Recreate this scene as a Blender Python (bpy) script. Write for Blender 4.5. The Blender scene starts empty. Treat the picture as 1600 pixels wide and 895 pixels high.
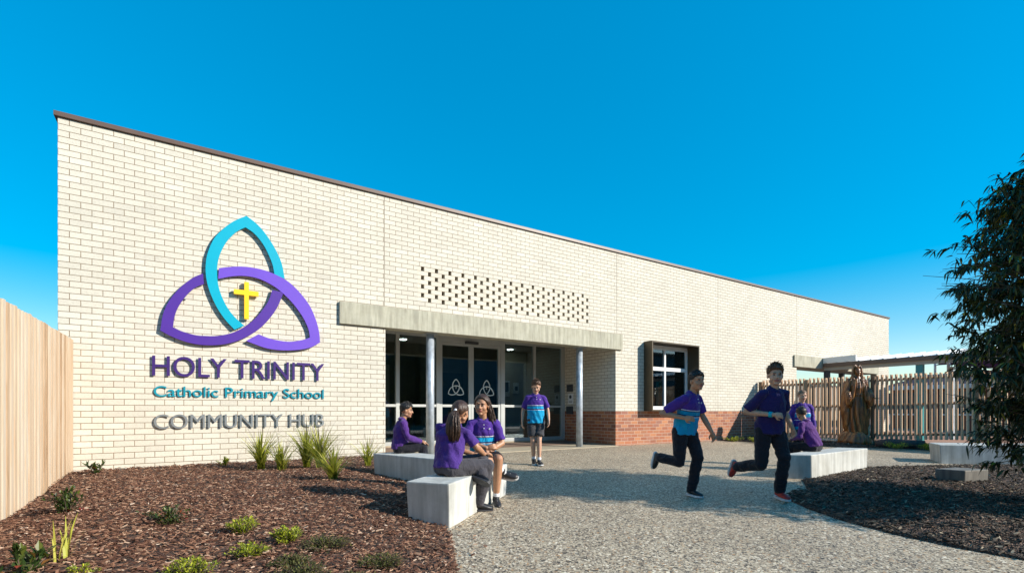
import bpy, bmesh, math, random
import numpy as np
from mathutils import Vector, Matrix, noise
R = math.radians
scene = bpy.context.scene
# ------------------------------------------------------------------ camera, light, exposure
CAMH = 0.885
cam_d = bpy.data.cameras.new('camera'); cam = bpy.data.objects.new('camera', cam_d)
scene.collection.objects.link(cam); scene.camera = cam
cam.location = (0, 0, CAMH); cam.rotation_euler = (R(90), 0, R(-32.95))
cam_d.sensor_width = 36; cam_d.lens = 765/1600*36; cam_d.shift_y = 0.1215
cam_d.clip_start = 0.05; cam_d.clip_end = 2000
SUN_TO = Vector((0.86, -1.0, 0.66)).normalized()
w = bpy.data.worlds.new('World'); scene.world = w; w.use_nodes = True
nt = w.node_tree; nt.nodes.clear()
sky = nt.nodes.new('ShaderNodeTexSky'); sky.sky_type = 'NISHITA'; sky.sun_disc = False
sky.sun_elevation = math.asin(SUN_TO.z); sky.sun_rotation = math.atan2(SUN_TO.x, SUN_TO.y)
sky.air_density = 1.0; sky.dust_density = 0.25; sky.ozone_density = 2.2; sky.altitude = 0
hs = nt.nodes.new('ShaderNodeHueSaturation'); hs.inputs['Hue'].default_value = 0.493; hs.inputs['Saturation'].default_value = 2.75; hs.inputs['Value'].default_value = 2.75
bg = nt.nodes.new('ShaderNodeBackground'); bg.inputs['Strength'].default_value = 0.105
wo = nt.nodes.new('ShaderNodeOutputWorld')
gm = nt.nodes.new('ShaderNodeGamma'); gm.inputs['Gamma'].default_value = 0.5
nt.links.new(sky.outputs[0], gm.inputs[0]); nt.links.new(gm.outputs[0], hs.inputs['Color']); nt.links.new(hs.outputs[0], bg.inputs[0]); nt.links.new(bg.outputs[0], wo.inputs[0])
sd = bpy.data.lights.new('sun', 'SUN'); sd.energy = 5.0; sd.angle = R(0.5); sd.color = (1.0, 0.93, 0.82)
so = bpy.data.objects.new('sun', sd); scene.collection.objects.link(so)
so.rotation_euler = SUN_TO.to_track_quat('Z', 'Y').to_euler(); so.location = (20, -20, 20)
scene.view_settings.view_transform = 'Standard'; scene.view_settings.look = 'None'
scene.view_settings.exposure = 0.5; scene.view_settings.gamma = 1.0; scene.view_settings.use_curve_mapping = False

# ------------------------------------------------------------------ frames
FX, FY = math.sin(R(32.95)), math.cos(R(32.95))
def cw(xc, zc):                     # metres to the right / ahead of the viewpoint -> world x, y
    return (xc*FY + zc*FX, -xc*FX + zc*FY)
def gz(y):                          # the forecourt falls gently away from the building
    return 0.03*(min(max(y, -12), 11.2) - 9.05)
def heading(a, b):                  # facing a (right), b (ahead) -> rotation about z for a thing that faces its own +Y
    x = a*FY + b*FX; y = -a*FX + b*FY
    return math.atan2(-x, y)
rnd = random.Random(11)

# ------------------------------------------------------------------ materials
def newmat(name):
    m = bpy.data.materials.new(name); m.use_nodes = True
    n = m.node_tree; b = n.nodes['Principled BSDF']
    return m, n, b
def N(n, t, **kw):
    nd = n.nodes.new(t)
    for k, v in kw.items():
        if k.startswith('i_'): nd.inputs[k[2:]].default_value = v
        else: setattr(nd, k, v)
    return nd
def ramp(n, stops, interp='LINEAR'):
    r = n.nodes.new('ShaderNodeValToRGB'); cr = r.color_ramp; cr.interpolation = interp
    while len(cr.elements) < len(stops): cr.elements.new(0.5)
    for e, (p, c) in zip(cr.elements, stops): e.position = p; e.color = (*c, 1)
    return r
def coords(n, kind='Object', scale=(1,1,1), loc=(0,0,0)):
    t = n.nodes.new('ShaderNodeTexCoord'); mp = n.nodes.new('ShaderNodeMapping')
    mp.inputs['Scale'].default_value = scale; mp.inputs['Location'].default_value = loc
    n.links.new(t.outputs[kind], mp.inputs[0]); return mp.outputs[0]
def bump(n, b, height, strength=0.4, dist=0.01):
    bp = N(n, 'ShaderNodeBump'); bp.inputs['Strength'].default_value = strength; bp.inputs['Distance'].default_value = dist
    n.links.new(height, bp.inputs['Height']); n.links.new(bp.outputs[0], b.inputs['Normal'])
def mat(name, col, rough=0.7, var=0.12, scale=8, bmp=0.2, bscale=60, metal=0.0, dist=0.004, spec=0.5, stretch=(1,1,1)):
    m, n, b = newmat(name)
    v = coords(n, 'Object', stretch)
    nz = N(n, 'ShaderNodeTexNoise', i_Scale=scale, i_Detail=5.0); n.links.new(v, nz.inputs['Vector'])
    lo = tuple(max(0, c*(1-var)) for c in col); hi = tuple(min(1, c*(1+var)) for c in col)
    r = ramp(n, [(0.3, lo), (0.7, hi)]); n.links.new(nz.outputs['Fac'], r.inputs[0]); n.links.new(r.outputs[0], b.inputs['Base Color'])
    b.inputs['Roughness'].default_value = rough; b.inputs['Metallic'].default_value = metal
    b.inputs['Specular IOR Level'].default_value = spec
    if bmp > 0:
        n2 = N(n, 'ShaderNodeTexNoise', i_Scale=bscale, i_Detail=4.0); n.links.new(v, n2.inputs['Vector'])
        bump(n, b, n2.outputs['Fac'], bmp, dist)
    return m
def brick_mat(name, cols, mortar, msize=0.0045, zoff=0.885, rough=0.8):
    m, n, b = newmat(name)
    g = N(n, 'ShaderNodeNewGeometry'); sx = N(n, 'ShaderNodeSeparateXYZ'); n.links.new(g.outputs['Normal'], sx.inputs[0])
    ab = N(n, 'ShaderNodeMath', operation='ABSOLUTE'); n.links.new(sx.outputs['X'], ab.inputs[0])
    gt = N(n, 'ShaderNodeMath', operation='GREATER_THAN'); n.links.new(ab.outputs[0], gt.inputs[0]); gt.inputs[1].default_value = 0.7
    p = N(n, 'ShaderNodeSeparateXYZ'); n.links.new(g.outputs['Position'], p.inputs[0])
    mx = N(n, 'ShaderNodeMix', data_type='FLOAT'); n.links.new(gt.outputs[0], mx.inputs[0]); n.links.new(p.outputs['X'], mx.inputs[2]); n.links.new(p.outputs['Y'], mx.inputs[3])
    ax = N(n, 'ShaderNodeMath', operation='ADD'); n.links.new(mx.outputs[0], ax.inputs[0]); ax.inputs[1].default_value = 1.58+0.24*40
    az = N(n, 'ShaderNodeMath', operation='ADD'); n.links.new(p.outputs['Z'], az.inputs[0]); az.inputs[1].default_value = 0.086*40-zoff
    cb = N(n, 'ShaderNodeCombineXYZ'); n.links.new(ax.outputs[0], cb.inputs[0]); n.links.new(az.outputs[0], cb.inputs[1])
    def bt(c1, c2, mo, ms):
        t = N(n, 'ShaderNodeTexBrick'); t.offset = 0.5; t.inputs['Scale'].default_value = 1; t.inputs['Brick Width'].default_value = 0.24
        t.inputs['Row Height'].default_value = 0.086; t.inputs['Mortar Size'].default_value = ms; t.inputs['Mortar Smooth'].default_value = 0.15
        t.inputs['Color1'].default_value = (*c1, 1); t.inputs['Color2'].default_value = (*c2, 1); t.inputs['Mortar'].default_value = (*mo, 1)
        n.links.new(cb.outputs[0], t.inputs['Vector']); return t
    t = bt((0,0,0), (1,1,1), (0.5,0.5,0.5), msize)
    r = ramp(n, [(i/(len(cols)-1) if len(cols) > 1 else 0, c) for i, c in enumerate(cols)]); n.links.new(t.outputs['Color'], r.inputs[0])
    nz = N(n, 'ShaderNodeTexNoise', i_Scale=1.3, i_Detail=6.0, i_Roughness=0.65); n.links.new(g.outputs['Position'], nz.inputs['Vector'])
    hv = N(n, 'ShaderNodeHueSaturation'); mr = N(n, 'ShaderNodeMapRange'); n.links.new(nz.outputs['Fac'], mr.inputs[0])
    mr.inputs[1].default_value = 0.3; mr.inputs[2].default_value = 0.7; mr.inputs[3].default_value = 0.93; mr.inputs[4].default_value = 1.05
    n.links.new(mr.outputs[0], hv.inputs['Value']); n.links.new(r.outputs[0], hv.inputs['Color'])
    fn = N(n, 'ShaderNodeTexNoise', i_Scale=70.0, i_Detail=3.0); n.links.new(g.outputs['Position'], fn.inputs['Vector'])
    mm = N(n, 'ShaderNodeMix', data_type='RGBA', blend_type='MULTIPLY'); mm.inputs[0].default_value = 0.25
    fr = ramp(n, [(0.35, (0.55,0.55,0.55)), (0.6, (1,1,1))]); n.links.new(fn.outputs['Fac'], fr.inputs[0])
    n.links.new(hv.outputs[0], mm.inputs[6]); n.links.new(fr.outputs[0], mm.inputs[7])
    mo = N(n, 'ShaderNodeMix', data_type='RGBA'); n.links.new(t.outputs['Fac'], mo.inputs[0]); n.links.new(mm.outputs[2], mo.inputs[6]); mo.inputs[7].default_value = (*mortar, 1)
    n.links.new(mo.outputs[2], b.inputs['Base Color']); b.inputs['Roughness'].default_value = rough
    iv = N(n, 'ShaderNodeMath', operation='MULTIPLY_ADD'); n.links.new(t.outputs['Fac'], iv.inputs[0]); iv.inputs[1].default_value = -1.0
    ml = N(n, 'ShaderNodeMath', operation='MULTIPLY'); n.links.new(fn.outputs['Fac'], ml.inputs[0]); ml.inputs[1].default_value = 0.25
    n.links.new(ml.outputs[0], iv.inputs[2]); bump(n, b, iv.outputs[0], 0.8, 0.006)
    return m
M = {}
M['cream'] = brick_mat('cream_brick', [(0.58,0.54,0.455), (0.65,0.605,0.505), (0.615,0.57,0.475), (0.67,0.63,0.535)], (0.22,0.155,0.095))
M['red'] = brick_mat('red_brick', [(0.30,0.10,0.05), (0.42,0.15,0.07), (0.24,0.09,0.055), (0.48,0.20,0.09), (0.28,0.12,0.09)], (0.52,0.42,0.34), 0.005)
M['block'] = mat('cream_block', (0.62,0.565,0.46), 0.8, 0.10, 3, 0.3, 80)
M['cap'] = mat('roof_capping', (0.12,0.075,0.055), 0.45, 0.1, 3, 0)
M['bronze'] = mat('bronze_metal', (0.075,0.055,0.032), 0.4, 0.08, 3, 0, metal=0.3)
M['alu'] = mat('aluminium', (0.46,0.48,0.47), 0.42, 0.06, 3, 0, metal=0.3)
M['sealant'] = mat('sealant', (0.30,0.25,0.19), 0.8, 0.1, 5, 0)
M['white'] = mat('white_paint', (0.75,0.75,0.74), 0.5, 0.04, 4, 0)
M['black'] = mat('black_plastic', (0.02,0.02,0.022), 0.4, 0.1, 4, 0)
M['char'] = mat('charcoal', (0.05,0.055,0.06), 0.5, 0.1, 4, 0)
M['galv'] = mat('galvanised', (0.42,0.47,0.52), 0.45, 0.25, 9, 0.1, 30, metal=0.35)
M['teal'] = mat('teal_sign', (0.0,0.36,0.50), 0.35, 0.03, 3, 0)
M['purple'] = mat('purple_sign', (0.072,0.022,0.27), 0.4, 0.03, 3, 0)
M['lettert'] = mat('teal_letter', (0.0,0.24,0.32), 0.4, 0.03, 3, 0)
M['letterp'] = mat('purple_letter', (0.042,0.014,0.135), 0.4, 0.03, 3, 0)
M['violet'] = mat('violet_sign', (0.14,0.062,0.50), 0.4, 0.03, 3, 0)
M['yellow'] = mat('yellow_sign', (0.90,0.55,0.01), 0.4, 0.03, 3, 0)
M['steel'] = mat('brushed_steel', (0.40,0.42,0.42), 0.38, 0.1, 6, 0, metal=0.75)
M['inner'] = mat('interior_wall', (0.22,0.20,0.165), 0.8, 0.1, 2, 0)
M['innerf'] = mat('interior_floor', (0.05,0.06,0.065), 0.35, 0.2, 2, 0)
M['bluepan'] = mat('blue_panel', (0.018,0.045,0.058), 0.5, 0.1, 2, 0)
M['soffit'] = mat('soffit', (0.34,0.31,0.26), 0.8, 0.1, 2, 0)
M['blind'] = mat('frosted_film', (0.42,0.55,0.52), 0.6, 0.04, 2, 0)
M['decal'] = mat('white_decal', (0.72,0.80,0.78), 0.6, 0.02, 2, 0)
def concrete(name, col, streak=0.5):
    m, n, b = newmat(name)
    g = N(n, 'ShaderNodeNewGeometry')
    mp = N(n, 'ShaderNodeMapping'); mp.inputs['Scale'].default_value = (6, 6, 0.6); n.links.new(g.outputs['Position'], mp.inputs[0])
    a = N(n, 'ShaderNodeTexNoise', i_Scale=2.0, i_Detail=6.0, i_Roughness=0.6); n.links.new(mp.outputs[0], a.inputs['Vector'])
    c = N(n, 'ShaderNodeTexNoise', i_Scale=3.0, i_Detail=8.0, i_Roughness=0.7); n.links.new(g.outputs['Position'], c.inputs['Vector'])
    r1 = ramp(n, [(0.35, tuple(x*(1-0.28*streak) for x in col)), (0.65, tuple(min(1,x*1.07) for x in col))]); n.links.new(a.outputs['Fac'], r1.inputs[0])
    r2 = ramp(n, [(0.35, (0.78,0.76,0.72)), (0.62, (1,1,1))]); n.links.new(c.outputs['Fac'], r2.inputs[0])
    mm = N(n, 'ShaderNodeMix', data_type='RGBA', blend_type='MULTIPLY'); mm.inputs[0].default_value = 0.8
    n.links.new(r1.outputs[0], mm.inputs[6]); n.links.new(r2.outputs[0], mm.inputs[7])
    v = N(n, 'ShaderNodeTexVoronoi', i_Scale=26.0); n.links.new(g.outputs['Position'], v.inputs['Vector'])
    r3 = ramp(n, [(0.05, (0.45,0.45,0.45)), (0.10, (1,1,1))]); n.links.new(v.outputs['Distance'], r3.inputs[0])
    m2 = N(n, 'ShaderNodeMix', data_type='RGBA', blend_type='MULTIPLY'); m2.inputs[0].default_value = 0.5
    n.links.new(mm.outputs[2], m2.inputs[6]); n.links.new(r3.outputs[0], m2.inputs[7]); n.links.new(m2.outputs[2], b.inputs['Base Color'])
    b.inputs['Roughness'].default_value = 0.75
    f = N(n, 'ShaderNodeTexNoise', i_Scale=90.0, i_Detail=3.0); n.links.new(g.outputs['Position'], f.inputs['Vector']); bump(n, b, f.outputs['Fac'], 0.25, 0.003)
    return m
M['conc'] = concrete('board_concrete', (0.47,0.45,0.35), 1.2)
M['bench'] = concrete('smooth_concrete', (0.55,0.56,0.53), 0.9)
M['slab'] = concrete('entry_slab', (0.45,0.38,0.27), 0.4)
# exposed aggregate
def aggregate():
    m, n, b = newmat('exposed_aggregate')
    g = N(n, 'ShaderNodeNewGeometry'); P = g.outputs['Position']
    wv = N(n, 'ShaderNodeTexNoise', i_Scale=55.0, i_Detail=2.0); n.links.new(P, wv.inputs['Vector'])
    v = N(n, 'ShaderNodeTexVoronoi', i_Scale=105.0, i_Randomness=1.0); n.links.new(P, v.inputs['Vector'])
    v2 = N(n, 'ShaderNodeTexVoronoi', i_Scale=58.0, i_Randomness=1.0); n.links.new(P, v2.inputs['Vector'])
    s = N(n, 'ShaderNodeSeparateColor'); n.links.new(v.outputs['Color'], s.inputs[0])
    s2 = N(n, 'ShaderNodeSeparateColor'); n.links.new(v2.outputs['Color'], s2.inputs[0])
    st = [(0.0,(0.05,0.042,0.036)), (0.19,(0.17,0.14,0.11)), (0.34,(0.33,0.27,0.20)), (0.54,(0.44,0.37,0.27)), (0.74,(0.54,0.46,0.34)), (0.88,(0.74,0.67,0.54)), (0.95,(0.40,0.24,0.12))]
    r = ramp(n, st, 'CONSTANT'); n.links.new(s.outputs[0], r.inputs[0])
    rb = ramp(n, st, 'CONSTANT'); n.links.new(s2.outputs[1], rb.inputs[0])
    mk = N(n, 'ShaderNodeMath', operation='GREATER_THAN'); mk.inputs[1].default_value = 0.60; n.links.new(s2.outputs[0], mk.inputs[0])
    mx = N(n, 'ShaderNodeMix', data_type='RGBA'); n.links.new(mk.outputs[0], mx.inputs[0]); n.links.new(r.outputs[0], mx.inputs[6]); n.links.new(rb.outputs[0], mx.inputs[7])
    big = N(n, 'ShaderNodeTexNoise', i_Scale=0.7, i_Detail=5.0); n.links.new(P, big.inputs['Vector'])
    r2 = ramp(n, [(0.3,(0.90,0.87,0.83)), (0.7,(1.10,1.07,1.02))]); n.links.new(big.outputs['Fac'], r2.inputs[0])
    mm = N(n, 'ShaderNodeMix', data_type='RGBA', blend_type='MULTIPLY'); mm.inputs[0].default_value = 1
    n.links.new(mx.outputs[2], mm.inputs[6]); n.links.new(r2.outputs[0], mm.inputs[7]); n.links.new(mm.outputs[2], b.inputs['Base Color'])
    b.inputs['Roughness'].default_value = 0.65
    bump(n, b, v.outputs['Distance'], -0.6, 0.008)
    b.inputs['Specular IOR Level'].default_value = 0.3
    return m
M['agg'] = aggregate()
def mulch_base():
    m, n, b = newmat('mulch_soil')
    g = N(n, 'ShaderNodeNewGeometry'); P = g.outputs['Position']
    mp = N(n, 'ShaderNodeMapping'); mp.inputs['Scale'].default_value = (1, 2.6, 1); mp.inputs['Rotation'].default_value = (0,0,0.5); n.links.new(P, mp.inputs[0])
    v = N(n, 'ShaderNodeTexVoronoi', i_Scale=32.0); n.links.new(mp.outputs[0], v.inputs['Vector'])
    s = N(n, 'ShaderNodeSeparateColor'); n.links.new(v.outputs['Color'], s.inputs[0])
    r = ramp(n, [(0.0,(0.018,0.010,0.007)), (0.4,(0.06,0.032,0.02)), (0.8,(0.13,0.07,0.045)), (1.0,(0.25,0.15,0.10))]); n.links.new(s.outputs[0], r.inputs[0])
    n.links.new(r.outputs[0], b.inputs['Base Color']); b.inputs['Roughness'].default_value = 0.9
    bump(n, b, v.outputs['Distance'], 0.8, 0.02)
    return m
M['mulch'] = mulch_base()
def attr_mat(name, stops, rough=0.7, attr='tint', trans=0.0, spec=0.4, interp='LINEAR'):
    m, n, b = newmat(name)
    a = N(n, 'ShaderNodeAttribute'); a.attribute_name = attr
    r = ramp(n, stops, interp); n.links.new(a.outputs['Fac'], r.inputs[0]); n.links.new(r.outputs[0], b.inputs['Base Color'])
    b.inputs['Roughness'].default_value = rough; b.inputs['Specular IOR Level'].default_value = spec
    if trans > 0:
        t = N(n, 'ShaderNodeBsdfTranslucent'); n.links.new(r.outputs[0], t.inputs[0])
        mx = N(n, 'ShaderNodeMixShader'); mx.inputs[0].default_value = trans
        o = n.nodes['Material Output']; n.links.new(b.outputs[0], mx.inputs[1]); n.links.new(t.outputs[0], mx.inputs[2]); n.links.new(mx.outputs[0], o.inputs[0])
    return m
M['chips'] = attr_mat('bark_chips', [(0,(0.03,0.013,0.008)), (0.35,(0.11,0.045,0.026)), (0.6,(0.225,0.11,0.065)), (0.82,(0.40,0.245,0.155)), (1,(0.66,0.52,0.40))], 0.85)
M['chipsd'] = attr_mat('dark_bark_chips', [(0,(0.02,0.014,0.010)), (0.4,(0.055,0.038,0.026)), (0.75,(0.13,0.095,0.062)), (1,(0.42,0.34,0.23))], 0.85)
M['tuft'] = attr_mat('strap_leaf', [(0,(0.06,0.085,0.014)), (0.35,(0.24,0.28,0.03)), (0.75,(0.56,0.56,0.08)), (1,(0.46,0.34,0.13))], 0.5, trans=0.35)
M['bright'] = attr_mat('bright_shrub_leaf', [(0,(0.05,0.08,0.01)), (0.4,(0.22,0.28,0.018)), (1,(0.55,0.55,0.04))], 0.5, trans=0.3)
M['darkleaf'] = attr_mat('dark_shrub_leaf', [(0,(0.015,0.03,0.01)), (0.6,(0.04,0.075,0.015)), (0.92,(0.13,0.14,0.02)), (1,(0.30,0.05,0.03))], 0.4, trans=0.2)
M['heath'] = attr_mat('heath_leaf', [(0,(0.03,0.028,0.010)), (0.5,(0.07,0.075,0.018)), (0.8,(0.14,0.15,0.03)), (1,(0.16,0.07,0.045))], 0.7, trans=0.2)
M['treeleaf'] = attr_mat('tree_leaf', [(0,(0.012,0.022,0.008)), (0.6,(0.034,0.052,0.013)), (0.93,(0.085,0.105,0.022)), (1,(0.40,0.34,0.03))], 0.42, trans=0.12, spec=0.35)
M['redleaf'] = mat('red_leaf', (0.20,0.02,0.02), 0.6, 0.2)
M['bark'] = mat('bark', (0.09,0.065,0.045), 0.9, 0.4, 12, 0.6, 30, dist=0.01)
def timber(name, stops, rough=0.75, sc=(14,14,0.9)):
    m, n, b = newmat(name)
    v = coords(n, 'Object', sc)
    a = N(n, 'ShaderNodeAttribute'); a.attribute_name = 'tint'
    nz = N(n, 'ShaderNodeTexNoise', i_Scale=2.2, i_Detail=7.0, i_Roughness=0.62); n.links.new(v, nz.inputs['Vector'])
    ad = N(n, 'ShaderNodeMath', operation='MULTIPLY_ADD'); n.links.new(a.outputs['Fac'], ad.inputs[0]); ad.inputs[1].default_value = 0.55
    sb = N(n, 'ShaderNodeMath', operation='MULTIPLY'); n.links.new(nz.outputs['Fac'], sb.inputs[0]); sb.inputs[1].default_value = 0.9
    n.links.new(sb.outputs[0], ad.inputs[2])
    sc2 = N(n, 'ShaderNodeMath', operation='SUBTRACT'); n.links.new(ad.outputs[0], sc2.inputs[0]); sc2.inputs[1].default_value = 0.15
    r = ramp(n, stops); n.links.new(sc2.outputs[0], r.inputs[0]); n.links.new(r.outputs[0], b.inputs['Base Color'])
    b.inputs['Roughness'].default_value = rough; bump(n, b, nz.outputs['Fac'], 0.4, 0.006)
    return m
M['paling'] = timber('fence_paling', [(0.15,(0.22,0.12,0.06)), (0.34,(0.40,0.26,0.15)), (0.5,(0.49,0.36,0.24)), (0.68,(0.54,0.42,0.30)), (0.9,(0.58,0.50,0.40))])
M['batten'] = timber('timber_batten', [(0.1,(0.36,0.19,0.10)), (0.4,(0.60,0.37,0.22)), (0.7,(0.70,0.47,0.29)), (0.95,(0.76,0.57,0.38))])
M['post'] = timber('timber_post', [(0.1,(0.14,0.08,0.045)), (0.5,(0.26,0.155,0.09)), (0.9,(0.36,0.23,0.14))])
M['log'] = timber('dark_log', [(0.1,(0.03,0.02,0.02)), (0.9,(0.09,0.06,0.05))])
def carved():
    m, n, b = newmat('carved_timber')
    v = coords(n, 'Object', (9,9,2.2))
    nz = N(n, 'ShaderNodeTexNoise', i_Scale=1.8, i_Detail=6.0, i_Distortion=0.7); n.links.new(v, nz.inputs['Vector'])
    r = ramp(n, [(0.3,(0.07,0.022,0.007)), (0.5,(0.20,0.070,0.018)), (0.7,(0.42,0.17,0.045))]); n.links.new(nz.outputs['Fac'], r.inputs[0])
    n.links.new(r.outputs[0], b.inputs['Base Color']); b.inputs['Roughness'].default_value = 0.30
    n2 = N(n, 'ShaderNodeTexNoise', i_Scale=60.0, i_Detail=3.0); n.links.new(coords(n), n2.inputs['Vector']); bump(n, b, n2.outputs['Fac'], 0.5, 0.008)
    return m
M['carved'] = carved()
def glass(name, tint=(0.75,0.85,0.87), base=0.06, gloss=0.02):
    m = bpy.data.materials.new(name); m.use_nodes = True; n = m.node_tree; n.nodes.clear()
    o = N(n, 'ShaderNodeOutputMaterial'); t = N(n, 'ShaderNodeBsdfTransparent'); t.inputs[0].default_value = (*tint, 1)
    g = N(n, 'ShaderNodeBsdfGlossy'); g.inputs['Roughness'].default_value = gloss; g.inputs[0].default_value = (0.85,0.95,1,1)
    f = N(n, 'ShaderNodeFresnel'); f.inputs[0].default_value = 1.5
    ad = N(n, 'ShaderNodeMath', operation='ADD'); ad.use_clamp = True; n.links.new(f.outputs[0], ad.inputs[0]); ad.inputs[1].default_value = base
    mx = N(n, 'ShaderNodeMixShader'); n.links.new(ad.outputs[0], mx.inputs[0]); n.links.new(t.outputs[0], mx.inputs[1]); n.links.new(g.outputs[0], mx.inputs[2]); n.links.new(mx.outputs[0], o.inputs[0])
    return m
M['glass'] = glass('shopfront_glass', (0.60,0.72,0.74), 0.09)
M['glassb'] = glass('window_glass', (0.5,0.7,0.75), 0.10)
def emis(name, col, s):
    m, n, b = newmat(name); b.inputs['Emission Color'].default_value = (*col, 1); b.inputs['Emission Strength'].default_value = s; return m
M['lamp'] = emis('lit_downlight', (1,0.93,0.8), 22.0)

# ------------------------------------------------------------------ object helpers
COL = scene.collection
def tag(o, label=None, cat=None, group=None, kind=None):
    if label: o['label'] = label
    if cat: o['category'] = cat
    if group: o['group'] = group
    if kind: o['kind'] = kind
    return o
def thing(name, loc, label, cat, rz=0, group=None):
    o = bpy.data.objects.new(name, None); COL.objects.link(o); o.location = loc; o.rotation_euler = (0,0,rz); o.empty_display_size = 0.1
    return tag(o, label, cat, group)
def link(name, me, m=None, parent=None, keep=True):
    """link a mesh; vertices are given in world space when keep is True and the parent has a location"""
    o = bpy.data.objects.new(name, me); COL.objects.link(o)
    if m is not None:
        for q in (m if isinstance(m, (list, tuple)) else [m]): me.materials.append(q)
    if parent is not None:
        o.parent = parent
        if keep:
            o.matrix_parent_inverse = world_of(parent).inverted()
    return o
def world_of(o):
    mt = Matrix.LocRotScale(o.location, o.rotation_euler, o.scale)
    if o.parent: return world_of(o.parent) @ o.matrix_parent_inverse @ mt
    return mt
class MB:
    def __init__(s): s.v = []; s.f = []; s.t = []; s.mi = []
    def add(s, vs, fs, tint=0.5, mi=0):
        k = len(s.v); s.v += [tuple(v) for v in vs]; s.t += [tint]*len(vs)
        s.f += [tuple(i+k for i in f) for f in fs]; s.mi += [mi]*len(fs)
    def box(s, a, b, tint=0.5, mi=0):
        x0,y0,z0 = a; x1,y1,z1 = b
        s.add([(x0,y0,z0),(x1,y0,z0),(x1,y1,z0),(x0,y1,z0),(x0,y0,z1),(x1,y0,z1),(x1,y1,z1),(x0,y1,z1)],
              [(0,3,2,1),(4,5,6,7),(0,1,5,4),(1,2,6,5),(2,3,7,6),(3,0,4,7)], tint, mi)
    def hexa(s, bot, top, tint=0.5, mi=0):
        s.add(list(bot)+list(top), [(3,2,1,0),(4,5,6,7),(0,1,5,4),(1,2,6,5),(2,3,7,6),(3,0,4,7)], tint, mi)
    def cyl(s, p0, p1, r0, r1=None, n=16, tint=0.5, mi=0):
        r1 = r0 if r1 is None else r1
        p0 = Vector(p0); p1 = Vector(p1); d = (p1-p0).normalized(); a = d.orthogonal().normalized(); b = d.cross(a)
        vs = [p0+(a*math.cos(t)+b*math.sin(t))*r0 for t in [2*math.pi*i/n for i in range(n)]] + [p1+(a*math.cos(t)+b*math.sin(t))*r1 for t in [2*math.pi*i/n for i in range(n)]]
        s.add(vs, [(i,(i+1)%n,(i+1)%n+n,i+n) for i in range(n)] + [tuple(range(n-1,-1,-1)), tuple(range(n,2*n))], tint, mi)
    def tube(s, pts, rads, n=6, tint=0.5, mi=0):
        pts = [Vector(p) for p in pts]; vs = []; ref = None
        for i, p in enumerate(pts):
            d = (pts[min(i+1,len(pts)-1)]-pts[max(i-1,0)]).normalized()
            if ref is None: ref = d.orthogonal().normalized()
            ref = (ref - d*ref.dot(d)).normalized(); b = d.cross(ref)
            vs += [p+(ref*math.cos(2*math.pi*j/n)+b*math.sin(2*math.pi*j/n))*rads[i] for j in range(n)]
        fs = [(i*n+j, i*n+(j+1)%n, (i+1)*n+(j+1)%n, (i+1)*n+j) for i in range(len(pts)-1) for j in range(n)]
        fs += [tuple(range(n-1,-1,-1)), tuple(range((len(pts)-1)*n, len(pts)*n))]
        s.add(vs, fs, tint, mi)
    def mesh(s, smooth=False, bevel=0):
        me = bpy.data.meshes.new('m'); me.from_pydata(s.v, [], s.f); me.update()
        a = me.attributes.new('tint', 'FLOAT', 'POINT'); a.data.foreach_set('value', s.t)
        me.polygons.foreach_set('material_index', s.mi)
        if smooth: me.polygons.foreach_set('use_smooth', [True]*len(s.f))
        if bevel:
            bm = bmesh.new(); bm.from_mesh(me)
            bmesh.ops.bevel(bm, geom=bm.edges[:], offset=bevel, segments=2, affect='EDGES', profile=0.6)
            bm.to_mesh(me); bm.free()
        return me
    def build(s, name, m, parent=None, smooth=False, bevel=0, keep=True):
        return link(name, s.mesh(smooth, bevel), m, parent, keep)
# ------------------------------------------------------------------ ground, paving, beds
D = 9.05
def sheet(name, m, xs, ys, dz, kind='structure'):
    mb = MB(); vs = [(x, y, gz(y)+dz) for y in ys for x in xs]; nx = len(xs)
    mb.add(vs, [(j*nx+i, j*nx+i+1, (j+1)*nx+i+1, (j+1)*nx+i) for j in range(len(ys)-1) for i in range(nx-1)])
    return tag(mb.build(name, m), kind=kind)
M['earth'] = mat('dry_earth', (0.20,0.13,0.09), 0.95, 0.35, 0.6, 0.4, 12, dist=0.03)
sheet('ground', M['earth'], [-600, -20, 30, 600], [-600, -12, D, 11.2, 600], -0.015)
sheet('forecourt_paving', M['agg'], [-1.5, 17.9], [-11, D-0.001], 0.0)
M['play'] = mat('red_softfall', (0.30,0.17,0.12), 0.9, 0.25, 1.5, 0.3, 30)
sheet('playground_surface', M['play'], [17.95, 60], [-20, D, 11.2, 40], -0.004)
mb = MB(); mb.box((3.05, 8.92, -0.08), (9.0, 11.1, 0.012)); mb.box((3.02, 11.1, -0.08), (9.02, 11.9, 0.075))
tag(mb.build('entry_slab', M['slab'], bevel=0.004), kind='structure')

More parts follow.
